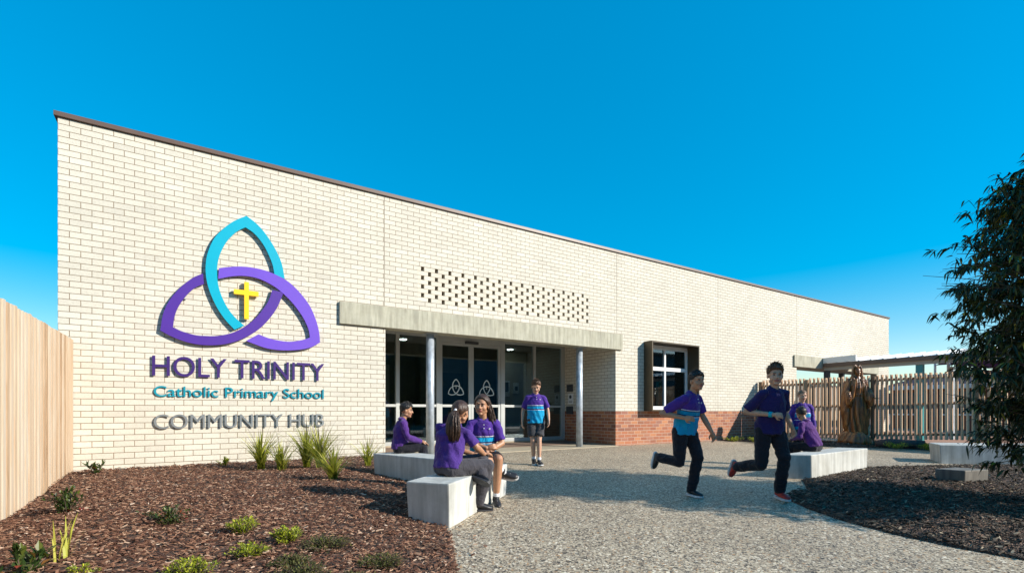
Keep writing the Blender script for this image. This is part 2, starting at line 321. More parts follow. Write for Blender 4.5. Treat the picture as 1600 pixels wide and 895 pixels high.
def inpoly(x, y, P):
    c = False; j = len(P)-1
    for i in range(len(P)):
        if (P[i][1] > y) != (P[j][1] > y) and x < (P[j][0]-P[i][0])*(y-P[i][1])/(P[j][1]-P[i][1])+P[i][0]: c = not c
        j = i
    return c
def smoothpoly(P, keep=()):
    Q = []
    n = len(P)
    for i in range(n):
        a, b = Vector(P[i]), Vector(P[(i+1) % n])
        if i in keep and (i+1) % n in keep: Q += [tuple(a), tuple(b)]; continue
        Q += [tuple(a*0.75+b*0.25), tuple(a*0.25+b*0.75)]
    return Q
def pdist(x, y, P):
    best = 1e9; p = Vector((x, y))
    for i in range(len(P)):
        a = Vector(P[i]); b = Vector(P[(i+1) % len(P)]); ab = b-a
        t = max(0, min(1, (p-a).dot(ab)/max(ab.length_squared, 1e-9))); d = (p-(a+ab*t)).length
        if d < best: best = d
    return best
def bed(name, P, hfun, step, m, label=None):
    """a mounded planting bed: boundary ring plus interior grid, triangulated together"""
    from mathutils.geometry import delaunay_2d_cdt
    ring = []
    for i in range(len(P)):
        a = Vector(P[i]); b = Vector(P[(i+1) % len(P)]); k = max(1, int((b-a).length/step))
        ring += [tuple(a+(b-a)*(j/k)) for j in range(k)]
    pts = [Vector(p) for p in ring]; nr = len(ring)
    x0 = min(p[0] for p in P); x1 = max(p[0] for p in P); y0 = min(p[1] for p in P); y1 = max(p[1] for p in P)
    y = y0
    while y < y1:
        x = x0
        while x < x1:
            if inpoly(x, y, P) and pdist(x, y, P) > step*0.6: pts.append(Vector((x+rnd.uniform(-.2,.2)*step, y+rnd.uniform(-.2,.2)*step)))
            x += step
        y += step
    res = delaunay_2d_cdt(pts, [(i, (i+1) % nr) for i in range(nr)], [], 1, 1e-5)
    vv = [(p.x, p.y, hfun(p.x, p.y)) for p in res[0]]; ff = [tuple(f) for f in res[2]]
    nb = len(vv); edge = [i for i in range(nr)]
    mb = MB(); mb.add(vv, ff)
    me = mb.mesh(True)
    bm = bmesh.new(); bm.from_mesh(me)                        # skirt down into the ground
    be = [e for e in bm.edges if e.is_boundary]; r = bmesh.ops.extrude_edge_only(bm, edges=be)
    for v in r['geom']:
        if isinstance(v, bmesh.types.BMVert): v.co.z -= 0.12
    bmesh.ops.recalc_face_normals(bm, faces=bm.faces[:])
    up = sum(f.normal.z for f in bm.faces)
    if up < 0: bmesh.ops.reverse_faces(bm, faces=bm.faces[:])
    bm.to_mesh(me); bm.free()
    return tag(link(name, me, m), kind='structure')
BL = [(-1.40,-3.0), (-1.40,9.04), cw(-2.53,9.13), cw(-1.73,7.30), cw(-0.70,6.25), cw(-0.50,5.9), cw(-0.72,5.1), cw(-0.58,4.30), cw(-0.50,4.05), cw(-0.42,3.6), cw(-0.36,3.2), cw(-0.30,2.5), cw(-0.15,0.5), cw(0.3,-2.5)]
BR = [cw(*p) for p in [(3.95,6.55),(3.60,6.32),(3.33,5.95),(3.25,5.4),(3.27,4.9),(3.42,4.36),(3.62,4.0),(3.9,3.66),(4.5,3.15),(6,2.5),(10,1.6),(16,1.2),(16,10.2),(10.2,9.8),(7.87,9.35),(6.46,8.95),(5.3,8.2),(4.39,7.4)]]
BF = [(13.3,9.04),(13.7,8.1),(14.25,6.9),(14.5,6.25),(15.6,5.3),(16.2,3.9),(16.8,2.0),(17.4,-2.0),(18.6,-8.0),(19.6,-8.0),(18.4,-1.0),(17.35,4.0),(16.4,6.6),(15.7,9.04)]
def hn(x, y, s=1.0): return noise.noise(Vector((x*1.1, y*1.1, 3.3)))*0.03*s + noise.noise(Vector((x*5, y*5, 1.3)))*0.010
def make_h(P, lo, hi, wd):
    def h(x, y):
        d = pdist(x, y, P); t = min(1, d/wd); t = t*t*(3-2*t)
        return gz(y) + lo + (hi-lo)*t + hn(x, y)*t
    return h
hL0 = make_h(BL, 0.012, 0.11, 0.9)
def hL(x, y):
    if y > 7.9: return gz(y)+0.055+0.03*noise.noise(Vector((x*1.5,y*1.5,0)))*0.6 + min(0, (pdist(x,y,BL[2:])-0.2))*0.1
    return hL0(x, y)*(1-max(0,min(1,(y-7.3)/0.6))) + (gz(y)+0.06)*max(0,min(1,(y-7.3)/0.6)) if y > 7.3 else hL0(x, y)
hR = make_h(BR, 0.012, 0.09, 0.8)
hF = make_h(BF, 0.012, 0.06, 0.5)
bed('mulch_bed_soil', BL, hL, 0.16, M['mulch']); bed('mulch_bed_soil', BR, hR, 0.22, M['mulch']); bed('mulch_bed_soil', BF, hF, 0.3, M['mulch'])
def chips(name, P, h, n, m, label, lo=0.02, hi=0.06, focus=None, seed=1):
    rg = random.Random(seed); mb = MB()
    x0 = min(p[0] for p in P); x1 = max(p[0] for p in P); y0 = min(p[1] for p in P); y1 = max(p[1] for p in P)
    k = 0; tries = 0
    while k < n and tries < n*12:
        tries += 1
        x = rg.uniform(x0, x1); y = rg.uniform(y0, y1)
        zc = x*FX+y*FY; xc = x*FY-y*FX
        if zc < 2.1 or abs(xc) > zc*1.12+0.5: continue
        if rg.random() > min(1.0, (focus or 5.0)/zc)**1.5: continue
        ins = inpoly(x, y, P)
        if not ins and (rg.random() > 0.10 or y > D-0.05 or x < -1.38 or pdist(x, y, P) > rg.random()**2*0.45): continue
        k += 1
        L = rg.uniform(lo, hi)*(1.7 if rg.random() < 0.05 else 1); W = L*rg.uniform(0.14, 0.40); T = rg.uniform(0.002, 0.006)
        if rg.random() < 0.03: L *= 1.5
        a = rg.uniform(0, math.pi) if rg.random() < 0.5 else rg.gauss(-0.25, 0.4); tilt = rg.gauss(0, 0.28); roll = rg.gauss(0, 0.4)
        mt = Matrix.Translation((x, y, (h(x, y) if ins else gz(y)-0.001)+0.006+rg.random()*0.012)) @ Matrix.Rotation(a, 4, 'Z') @ Matrix.Rotation(tilt, 4, 'Y') @ Matrix.Rotation(roll, 4, 'X')
        bend = rg.uniform(-0.2, 0.3)*L
        tp = rg.uniform(0.3, 1.0)
        vs = [(-L/2,-W/2*tp,0),(0,-W/2,bend*0.3),(L/2,-W/2*rg.uniform(0.2,1),0),(L/2,W/2*tp*0.7,0),(0,W/2,bend*0.3),(-L/2,W/2*rg.uniform(0.2,1),0)]
        vs = vs + [(a_, b_, c_+T) for a_, b_, c_ in vs]
        t = min(1, max(0, rg.betavariate(1.6, 2.0)))
        mb.add([mt @ Vector(v) for v in vs], [(6,7,10,11),(7,8,9,10),(0,1,7,6),(1,2,8,7),(2,3,9,8),(3,4,10,9),(4,5,11,10),(5,0,6,11)], t)
    return tag(mb.build(name, m), label, 'mulch', kind='stuff')
chips('bark_mulch', BL, hL, 36000, M['chips'], 'reddish brown bark mulch of the left bed', 0.014, 0.040, 4.6, 1)
chips('bark_mulch', BR, hR, 15000, M['chipsd'], 'dark bark mulch of the curved bed at right', 0.02, 0.06, 5.5, 2)
chips('bark_mulch', BF, hF, 3500, M['chipsd'], 'bark mulch of the narrow bed along the batten fence', 0.03, 0.07, 14, 3)

# ------------------------------------------------------------------ the building
ZT = 4.93
bl = thing('school_building', (-1.58, D, 0), 'long cream brick school building with red brick dado and recessed entry', 'building')
mb = MB(); F0, F1 = D, D+0.23
mb.box((-1.58,F0,-0.3),(3.02,F1,ZT)); mb.box((3.02,F0,2.80),(9.02,F1,3.035)); mb.box((3.02,F0,3.035),(3.665,F1,3.723)); mb.box((8.105,F0,3.035),(9.02,F1,3.723)); mb.box((3.02,F0,3.723),(9.02,F1,ZT))
mb.box((9.02,F0,0.885),(10.09,F1,ZT)); mb.box((10.09,F0,2.70),(12.0,F1,ZT)); mb.box((12.0,F0,0.885),(17.85,F1,ZT)); mb.box((17.85,F0,2.80),(24.36,F1,ZT)); mb.box((24.36,F0,0),(25.6,F1,ZT))
mb.box((9.02,F1,0.885),(9.25,11.14,2.9)); mb.box((2.79,F1,-0.1),(3.02,11.14,2.9))
mb.box((-1.58,F1,-0.3),(-1.35,19,ZT)); mb.box((17.62,F1,0.885),(17.85,19,ZT)); mb.box((-1.58,19,-0.3),(17.85,19.2,ZT))
mb.build('cream_brick_wall', M['cream'], bl)
mb = MB(); mb.box((9.02,F0,-0.3),(17.85,F1,0.885)); mb.box((9.02,F1,-0.3),(9.25,11.14,0.885)); mb.box((17.62,F1,-0.3),(17.85,19,0.885)); mb.build('red_brick_dado', M['red'], bl)
mb = MB()                                                   # hit-and-miss brick vent: individual bricks with open perpends
for r in range(8):
    z0 = 3.035+0.086*(7-r)+0.004; off = 0 if r % 2 == 0 else 0.148
    xs = [3.735+off+0.296*i for i in range(15)]
    prev = 3.665
    for x in xs:
        mb.box((prev, F0+0.001, z0), (x, F0+0.11, z0+0.079), rnd.random()); prev = x+0.068
    mb.box((prev, F0+0.001, z0), (8.105, F0+0.11, z0+0.079))
mb.build('vent_brickwork', M['block'], bl, bevel=0.0015)
mb = MB(); mb.box((3.665,F0+0.013,3.035),(8.105,F0+0.10,3.0388))
for r in range(1,8): mb.box((3.665,F0+0.004,3.035+0.086*r-0.003),(8.105,F0+0.10,3.035+0.086*r+0.004))
mb.build('vent_mortar', M['sealant'], bl)
M['ventback'] = mat('vent_backing', (0.30,0.15,0.06), 0.8, 0.3, 9, 0)
mb = MB(); mb.box((3.60,F0+0.16,2.99),(8.17,F0+0.2,3.76)); mb.build('vent_backing', M['ventback'], bl)
mb = MB(); mb.box((-1.62,F0-0.035,ZT),(25.64,F1+0.03,ZT+0.065)); mb.box((-1.62,F1+0.03,ZT),(-1.32,19.2,ZT+0.065)); mb.build('wall_capping', M['cap'], bl, bevel=0.004)
mb = MB(); mb.box((-1.35,F1,4.45),(17.62,19,4.6)); mb.build('roof', M['char'], bl)
for x, z0 in ((3.0,2.845),(9.03,2.45),(13.3,0.0),(17.87,2.845)):
    mb = MB(); mb.box((x-0.006,F0-0.0025,z0),(x+0.006,F0+0.02,ZT)); 
    if x == 9.03: mb = MB(); mb.box((x+.02,F0-0.0025,2.845),(x+0.03,F0+0.02,ZT))
    mb.build('control_joint', M['sealant'], bl)
mb = MB(); mb.box((2.17,F0-0.055,2.45),(9.22,F0+0.26,2.845)); mb.build('entry_lintel', M['conc'], bl, bevel=0.006)
mb = MB(); mb.box((17.62,F0-0.06,2.45),(24.42,F0+0.75,2.845)); mb.build('breezeway_lintel', M['conc'], bl, bevel=0.006)
mb = MB(); mb.box((3.02,F0+0.26,2.76),(9.02,11.14,2.82)); mb.build('entry_soffit', M['soffit'], bl)
for x in (4.01, 7.97):
    mb = MB(); mb.cyl((x,9.24,-0.02),(x,9.24,2.45),0.082,n=32); o = mb.build('entry_column', M['galv'], bl, smooth=False)
    for p in o.data.polygons: p.use_smooth = len(p.vertices) == 4
    mb = MB(); mb.box((x-0.12,9.12,2.435),(x+0.12,9.36,2.4495)); mb.build('column_cap_plate', M['galv'], o)
# entry glazing
GY = 11.14
mb = MB()
def fr(x0,x1,z0,z1,y0=GY-0.05,y1=GY+0.05): mb.box((x0,y0,z0),(x1,y1,z1))
for a, b in ((3.02,3.09),(3.955,4.045),(4.985,5.07),(6.84,6.965),(7.905,7.985),(8.90,9.02)): fr(a,b,0.075,2.76)
for a, b in ((3.09,3.955),(4.045,4.985),(6.965,7.905),(7.985,8.90)):
    fr(a,b,0.075,0.16,GY-0.045,GY+0.045); fr(a,b,0.985,1.045,GY-0.045,GY+0.045); fr(a,b,2.69,2.76,GY-0.045,GY+0.045)
fr(5.07,6.84,2.60,2.76,GY-0.07,GY+0.06)
mb.build('entry_frame', M['alu'], bl, bevel=0.003)
for a, b in ((3.09,3.955),(4.045,4.985),(6.965,7.905),(7.985,8.90)):
    mb = MB(); mb.box((a,GY-0.005,0.16),(b,GY+0.005,2.69)); mb.build('glazing_pane', M['glass'], bl)
mb = MB(); mb.box((5.75,GY-0.13,2.585),(6.12,GY-0.07,2.655)); mb.build('door_sensor', M['char'], bl, bevel=0.008)
TEAL = ( [(0.534, 2.186), (0.404, 2.337), (0.287, 2.528), (0.195, 2.759), (0.15, 2.966), (0.145, 3.18), (0.177, 3.372), (0.264, 3.603), (0.404, 3.794), (0.546, 3.933), (0.704, 4.041), (0.865, 3.93), (1.004, 3.774), (1.132, 3.57), (1.224, 3.356), (1.271, 3.104)] , [(0.672, 2.262), (0.534, 2.392), (0.427, 2.544), (0.345, 2.738), (0.303, 2.935), (0.299, 3.151), (0.333, 3.346), (0.415, 3.551), (0.522, 3.708), (0.606, 3.793), (0.691, 3.852), (0.815, 3.779), (0.94, 3.635), (1.029, 3.466), (1.088, 3.306), (1.114, 3.161)] )
DARK = ( [(0.109, 3.019), (-0.029, 2.927), (-0.182, 2.761), (-0.311, 2.562), (-0.395, 2.346), (-0.431, 2.086), (-0.29, 2.008), (-0.117, 1.943), (0.06, 1.912), (0.264, 1.919), (0.474, 1.967), (0.691, 2.075), (0.89, 2.232), (1.042, 2.417), (1.158, 2.615), (1.255, 2.877)] , [(0.122, 2.856), (0.015, 2.793), (-0.095, 2.667), (-0.193, 2.498), (-0.251, 2.336), (-0.275, 2.152), (-0.161, 2.097), (0.015, 2.054), (0.127, 2.053), (0.264, 2.062), (0.451, 2.11), (0.618, 2.202), (0.79, 2.349), (0.927, 2.532), (1.029, 2.714), (1.081, 2.891)] )
LITE = ( [(0.322, 3.133), (0.498, 3.183), (0.691, 3.214), (0.915, 3.207), (1.119, 3.159), (1.33, 3.061), (1.519, 2.891), (1.67, 2.689), (1.768, 2.461), (1.819, 2.257), (1.834, 2.079), (1.684, 1.984), (1.491, 1.93), (1.25, 1.904), (1.016, 1.917), (0.84, 1.969), (0.699, 2.02)] , [(0.31, 2.963), (0.498, 3.032), (0.691, 3.066), (0.89, 3.048), (1.094, 2.964), (1.224, 2.873), (1.33, 2.779), (1.437, 2.661), (1.56, 2.484), (1.643, 2.301), (1.67, 2.155), (1.601, 2.12), (1.464, 2.077), (1.303, 2.053), (1.094, 2.074), (0.978, 2.104), (0.877, 2.141)] )
def refine(P, corner):
    out = []
    n = len(P)
    def cr(p0,p1,p2,p3,t): return 0.5*((2*p1)+(-p0+p2)*t+(2*p0-5*p1+4*p2-p3)*t*t+(-p0+3*p1-3*p2+p3)*t**3)
    V = [Vector(p) for p in P]
    for i in range(n-1):
        p1, p2 = V[i], V[i+1]
        p0 = V[i-1] if i > 0 and i != corner else p1*2-p2
        p3 = V[i+2] if i+2 < n and i+1 != corner else p2*2-p1
        for k in range(4): out.append(cr(p0,p1,p2,p3,k/4))
    out.append(V[-1]); return out
def band(O, I, corner, y0, y1, s=1, ox=0, oz=0, thin=0):
    mb = MB(); o = refine(O, corner); i = refine(I, corner); n = len(o)
    if thin:
        mid = [(a+b)/2 for a, b in zip(o, i)]; o2 = []; i2 = []
        for a, b, c in zip(o, i, mid): o2.append(c+(a-c)*thin); i2.append(c+(b-c)*thin)
        o, i = o2, i2
    f = lambda p, y: ((p.x)*s+ox, y, (p.y)*s+oz)
    vs = [f(p,y0) for p in o]+[f(p,y0) for p in i]+[f(p,y1) for p in o]+[f(p,y1) for p in i]
    fs = []
    for k in range(n-1):
        fs += [(k,k+1,n+k+1,n+k), (2*n+k+1,2*n+k,3*n+k,3*n+k+1), (k+1,k,2*n+k,2*n+k+1), (n+k,n+k+1,3*n+k+1,3*n+k)]
    fs += [(0,n,3*n,2*n), (n-1,2*n-1,4*n-1,3*n-1)]
    mb.add(vs, fs); me = mb.mesh(); bm = bmesh.new(); bm.from_mesh(me); bmesh.ops.recalc_face_normals(bm, faces=bm.faces[:]); bm.to_mesh(me); bm.free(); return me
for x0, x1, cx in ((5.075,5.95,5.53),(5.955,6.835,6.42)):
    mb = MB(); yy0, yy1 = GY-0.035, GY+0.02
    mb.box((x0,yy0,0.09),(x0+0.07,yy1,2.595)); mb.box((x1-0.07,yy0,0.09),(x1,yy1,2.595)); mb.box((x0+0.07,yy0,0.09),(x1-0.07,yy1,0.17)); mb.box((x0+0.07,yy0,2.53),(x1-0.07,yy1,2.595)); mb.box((x0+0.07,yy0,0.985),(x1-0.07,yy1,1.045))
    d = mb.build('sliding_door', M['alu'], bl, bevel=0.003)
    mb = MB(); mb.box((x0+0.07,GY-0.012,0.17),(x1-0.07,GY-0.004,2.53)); mb.build('door_glass', M['glass'], d)
    s = 0.20; ox = cx-0.70*s; oz = 1.49-2.97*s
    for B, c in ((TEAL,10),(DARK,5),(LITE,10)): link('door_decal', band(*B, c, GY-0.018, GY-0.0145, s, ox, oz, 0.75), M['decal'], d)
    mb = MB(); mb.box((cx-0.006,GY-0.018,1.45),(cx+0.006,GY-0.0145,1.54)); mb.box((cx-0.03,GY-0.018,1.505),(cx-0.0065,GY-0.0145,1.515)); mb.box((cx+0.0065,GY-0.018,1.505),(cx+0.03,GY-0.0145,1.515)); mb.build('door_decal', M['decal'], d)
# interior of the foyer
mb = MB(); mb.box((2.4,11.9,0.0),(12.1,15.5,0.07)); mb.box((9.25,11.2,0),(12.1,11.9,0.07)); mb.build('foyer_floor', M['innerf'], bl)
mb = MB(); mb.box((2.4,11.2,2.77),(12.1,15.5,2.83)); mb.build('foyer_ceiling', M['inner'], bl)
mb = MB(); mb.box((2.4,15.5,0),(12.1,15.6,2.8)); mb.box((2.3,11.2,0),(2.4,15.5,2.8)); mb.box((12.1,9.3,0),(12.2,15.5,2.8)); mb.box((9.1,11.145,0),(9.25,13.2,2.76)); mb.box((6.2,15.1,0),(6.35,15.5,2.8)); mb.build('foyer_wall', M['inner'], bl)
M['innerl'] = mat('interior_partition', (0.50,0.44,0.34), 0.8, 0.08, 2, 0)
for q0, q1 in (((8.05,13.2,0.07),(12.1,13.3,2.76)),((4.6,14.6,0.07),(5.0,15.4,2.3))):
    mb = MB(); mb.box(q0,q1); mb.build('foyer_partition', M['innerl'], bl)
for q0, q1 in (((5.6,13.6,0.07),(7.6,14.2,1.1)),((9.3,15.3,0.5),(11.8,15.49,2.2)),((2.9,15.4,0.3),(4.3,15.49,2.1)),((6.6,15.35,0.3),(7.9,15.49,2.2))):
    mb = MB(); mb.box(q0,q1); mb.build('foyer_joinery', M['bluepan'], bl)
for q0, q1, r0, r1 in (((8.15,13.17,1.35),(8.45,13.198,1.85),(8.2,13.16,1.5),(8.4,13.169,1.8)),((8.6,13.17,1.45),(8.8,13.198,1.8),(8.65,13.16,1.55),(8.75,13.169,1.68))):
    mb = MB(); mb.box(q0,q1); no_ = mb.build('notice', M['white'], bl); mb = MB(); mb.box(r0,r1); mb.build('notice_print', M['char'], no_)
for x, y in ((4.6,12.35),(6.35,12.15),(8.1,12.6)):
    mb = MB(); mb.cyl((x,y,2.755),(x,y,2.768),0.085,n=20); mb.build('downlight', M['lamp'], bl)
# signs on the recess wall
WX = 9.02
pn = thing('intercom_panel', (WX,10.9,1.3), 'square black intercom plate above the small white notice beside the entry doors', 'intercom')
mb = MB(); mb.box((WX-0.03,10.72,1.44),(WX-0.001,10.98,1.64)); mb.build('plate', M['char'], pn, bevel=0.004)
mb = MB(); mb.box((WX-0.036,10.80,1.58),(WX-0.031,10.9,1.62)); mb.build('screen', M['black'], pn)
pn = thing('notice_sign', (WX,10.9,1.1), 'small white notice with a dark round symbol beside the entry doors', 'sign')
mb = MB(); mb.box((WX-0.012,10.72,1.09),(WX-0.001,10.93,1.39)); mb.build('panel', M['white'], pn)
mb = MB(); mb.cyl((WX-0.0125,10.83,1.29),(WX-0.0155,10.83,1.29),0.052,n=20); mb.box((WX-0.0155,10.75,1.13),(WX-0.0125,10.90,1.145)); mb.box((WX-0.0155,10.75,1.17),(WX-0.0125,10.90,1.18)); mb.build('symbol', M['char'], pn)
pn = thing('door_release', (WX,10.6,1.1), 'narrow black push button box right of the white notice', 'switch')
mb = MB(); mb.box((WX-0.035,10.45,1.0),(WX-0.001,10.54,1.13)); mb.build('housing', M['black'], pn, bevel=0.004)
mb = MB(); mb.cyl((WX-0.036,10.495,1.065),(WX-0.042,10.495,1.065),0.018,n=14); mb.build('button', M['steel'], pn)
pn = thing('letter_box', (WX,10.9,0.9), 'dark wall box below the white notice where cream meets red brick', 'box')
mb = MB(); mb.box((WX-0.05,10.72,0.80),(WX-0.001,10.98,1.02)); mb.build('housing', M['char'], pn, bevel=0.005)
mb = MB(); mb.box((WX-0.0535,10.76,0.95),(WX-0.0505,10.94,0.965)); mb.build('slot', M['black'], pn)
# projecting window
wn = thing('boxed_window', (11.05, D, 0.885), 'bronze boxed window projecting from the cream wall above the red dado', 'window')
x0, x1, y0, z0, z1 = 10.09, 12.03, 8.77, 0.888, 2.735
mb = MB(); mb.box((x0-0.03,y0,z0),(x0+0.03-0.02,D+0.12,z1)); mb.box((x1-0.035,y0,z0),(x1,D+0.12,z1)); mb.box((x0+0.01,y0,z1-0.035),(x1-0.035,D+0.12,z1)); mb.box((x0+0.01,y0,z0),(x1-0.035,D+0.12,z0+0.035)); mb.build('surround', M['bronze'], wn)
mb = MB(); wy0, wy1 = D+0.10, D+0.17
mb.box((x0+0.012,wy0,z0+0.036),(x0+0.06,wy1,z1-0.036)); mb.box((x1-0.10,wy0,z0+0.036),(x1-0.036,wy1,z1-0.036)); mb.box((x0+0.06,wy0,z1-0.15),(x1-0.10,wy1,z1-0.036)); mb.box((x0+0.06,wy0,z0+0.036),(x1-0.10,wy1,1.02)); mb.box((x0+0.06,wy0-0.01,2.0),(x1-0.10,wy1,2.10)); mb.box((11.0,wy0,1.02),(11.06,wy1,2.0)); mb.box((11.0,wy0,2.10),(11.06,wy1,z1-0.15))
mb.build('window_frame', M['white'], wn)
for a, b, c, d in ((x0+0.06,11.0,1.02,2.0),(11.06,x1-0.10,1.02,2.0),(x0+0.06,11.0,2.10,z1-0.15),(11.06,x1-0.10,2.10,z1-0.15)):
    mb = MB(); mb.box((a,D+0.135,c),(b,D+0.141,d)); mb.build('window_pane', M['glassb'], wn)
mb = MB(); mb.box((x0+0.062,D+0.145,1.02),(10.998,D+0.15,1.55)); mb.box((11.062,D+0.145,1.02),(11.62,D+0.15,1.55)); mb.build('frosted_film', M['blind'], wn)
# ---- the emblem and the three lines of lettering
em = thing('school_emblem', (0.7, D, 1.9), 'large three looped knot in teal and purple with a yellow cross on the wall', 'emblem')
# raised cut-outs standing off the brick
EY = D-0.065
link('teal_loop', band(*TEAL, 10, EY, EY+0.035), M['teal'], em)
link('purple_loop', band(*DARK, 5, EY, EY+0.035), M['purple'], em)
link('violet_loop', band(*LITE, 10, EY-0.004, EY+0.031), M['violet'], em)
mb = MB(); mb.add([(0.672,EY-0.015,2.37),(0.738,EY-0.015,2.37),(0.738,EY-0.015,2.968),(0.672,EY-0.015,2.968),(0.672,EY+0.035,2.37),(0.738,EY+0.035,2.37),(0.738,EY+0.035,2.968),(0.672,EY+0.035,2.968)],[(0,1,2,3),(7,6,5,4),(0,4,5,1),(1,5,6,2),(2,6,7,3),(3,7,4,0)])
mb.box((0.525,EY-0.015,2.755),(0.672,EY+0.035,2.832)); mb.box((0.738,EY-0.015,2.755),(0.878,EY+0.035,2.832)); mb.build('cross', M['yellow'], em)
for x, z in ((0.3,2.6),(0.3,3.3),(0.7,3.94),(1.1,3.6),(1.17,3.3),(-0.3,2.3),(-0.1,2.6),(0.2,1.98),(0.8,2.23),(1.1,2.65),(0.6,3.11),(1.4,2.9),(1.7,2.3),(1.3,1.98),(0.705,2.5),(0.705,2.9)):
    mb = MB(); mb.cyl((x-0.02,D,z),(x-0.02,EY+0.034,z),0.01,n=8); mb.build('standoff_pin', M['steel'], em)
def word_sign(name, text, x0, x1, zb, cap, m, label, thick, bold, y):
    root = thing(name, (x0, D, zb), label, 'lettering')
    def measure(s):
        cu = bpy.data.curves.new('t', 'FONT'); cu.body = s; cu.size = 1.0
        o = bpy.data.objects.new('t', cu); COL.objects.link(o); bpy.context.view_layer.update()
        me = bpy.data.meshes.new_from_object(o.evaluated_get(bpy.context.evaluated_depsgraph_get()))
        xs = [v.co.x for v in me.vertices]; ys = [v.co.y for v in me.vertices]
        bpy.data.objects.remove(o); bpy.data.curves.remove(cu); bpy.data.meshes.remove(me)
        return min(xs), max(xs), min(ys), max(ys)
    a = measure(text); ch = measure('H')[3]
    sz = cap/ch; sx = (x1-x0)/((a[1]-a[0])*sz)
    for i, c in enumerate(text):
        if c == ' ': continue
        full = measure(text[:i+1])[1]; own = measure(c)
        px = full-own[1]
        cu = bpy.data.curves.new('letter', 'FONT'); cu.body = c; cu.size = sz; cu.extrude = thick/2; cu.offset = bold
        cu.resolution_u = 6
        o = bpy.data.objects.new('t', cu); COL.objects.link(o); bpy.context.view_layer.update()
        me = bpy.data.meshes.new_from_object(o.evaluated_get(bpy.context.evaluated_depsgraph_get()))
        bpy.data.objects.remove(o)
        X = x0+(px-a[0])*sz*sx
        for v in me.vertices:
            v.co = Vector((X+v.co.x*sx, y-v.co.z, zb+v.co.y))
        bm = bmesh.new(); bm.from_mesh(me); bmesh.ops.recalc_face_normals(bm, faces=bm.faces[:]); bm.to_mesh(me); bm.free()
        me.materials.clear(); link('letter', me, m, root)
    return root
word_sign('wall_lettering', 'HOLY TRINITY', -0.53, 1.91, 1.415, 0.295, M['letterp'], 'top line of raised purple letters reading HOLY TRINITY on cream brick', 0.016, 0.001, D-0.032)
word_sign('wall_lettering', 'Catholic Primary School', -0.51, 1.905, 1.105, 0.155, M['lettert'], 'small raised teal letters reading Catholic Primary School on cream brick', 0.012, 0.0015, D-0.019)
word_sign('wall_lettering', 'COMMUNITY HUB', -0.51, 1.91, 0.62, 0.215, M['steel'], 'raised grey metal letters reading COMMUNITY HUB on cream brick', 0.016, 0.0, D-0.028)

# ------------------------------------------------------------------ fences
pf = thing('paling_fence', (-1.43, 3, 0), 'tall pale vertical paling fence meeting the left end of the building', 'fence')
mb = MB(); y = D-0.02; i = 0
while y > -3:
    wdt = 0.072; g = gz(y)
    o = (0.0 if i % 2 else 0.016)+rnd.uniform(-.003,.003)
    mb.box((-1.45+o, y-wdt, g-0.12), (-1.43+o, y, 1.872+rnd.uniform(-0.008,0.008)), rnd.random()); y -= 0.058; i += 1
mb.build('palings', M['paling'], pf)
for yy in (8.9,6.5,4.1,1.7,-0.7):
    mb = MB(); mb.box((-1.56,yy-0.05,gz(yy)-0.2),(-1.475,yy+0.05,1.8)); mb.build('fence_post', M['post'], pf)
for z in (0.3,1.5):
    mb = MB(); mb.box((-1.50,-3,z),(-1.452,9.0,z+0.07)); mb.build('fence_rail', M['post'], pf)
bf = thing('batten_fence', (15.45, 9.0, 0), 'long fence of round timber battens with three dark rails and thick posts', 'fence')
A = Vector((15.42, 9.0)); B = Vector((18.75, -3.4)); dv = (B-A); L = dv.length; u = dv/L; nn = Vector((u.y, -u.x))   # nn points away from the camera side
if nn.x < 0: nn = -nn
zb = lambda s: 0.03+0.022*s; zt = lambda s: 1.86+0.010*s
posts = [0.05, 1.35, 3.0, 5.15, 6.6, 8.9, 11.2, L]
edges = posts
for a, b in zip(edges[:-1], edges[1:]):
    mb = MB(); s = a+0.11
    while s < b-0.05:
        p = A+u*s; rr = rnd.uniform(0.021,0.025)
        off = -nn*0.060
        z1_ = zt(s)+rnd.uniform(-0.012,0.012); e1 = Vector((-0.30,-0.954)); e2 = Vector((-0.954,0.30)); hw = 0.018; hd = 0.031
        q = [(p.x+off.x+e1.x*a_*hw+e2.x*b_*hd, p.y+off.y+e1.y*a_*hw+e2.y*b_*hd) for a_, b_ in ((-1,-1),(1,-1),(1,1),(-1,1))]
        mb.hexa([(x_,y_,zb(s)) for x_,y_ in q], [(x_,y_,z1_) for x_,y_ in q], rnd.random()); s += 0.103+rnd.uniform(-0.003,0.003)
    o = mb.build('batten_panel', M['batten'], bf)
    bm = bmesh.new(); bm.from_mesh(o.data); bmesh.ops.recalc_face_normals(bm, faces=bm.faces[:]); bm.to_mesh(o.data); bm.free()
    for zz in (0.10, 0.92, 1.62):
        mb = MB(); p = A+u*(a+0.045); q = A+u*(b-0.045)
        mb.hexa([(p.x-nn.x*.022,p.y-nn.y*.022,zb(a)+zz),(q.x-nn.x*.022,q.y-nn.y*.022,zb(b)+zz),(q.x+nn.x*.03,q.y+nn.y*.03,zb(b)+zz),(p.x+nn.x*.03,p.y+nn.y*.03,zb(a)+zz)],
                [(p.x-nn.x*.022,p.y-nn.y*.022,zb(a)+zz+.07),(q.x-nn.x*.022,q.y-nn.y*.022,zb(b)+zz+.07),(q.x+nn.x*.03,q.y+nn.y*.03,zb(b)+zz+.07),(p.x+nn.x*.03,p.y+nn.y*.03,zb(a)+zz+.07)])
        mb.build('fence_rail', M['post'], bf)
for s in posts:
    p = A+u*s; mb = MB(); mb.cyl((p.x,p.y,-0.3),(p.x,p.y,zt(s)-0.03),0.062,n=14,tint=rnd.random()); mb.build('fence_post', M['post'], bf, smooth=False)
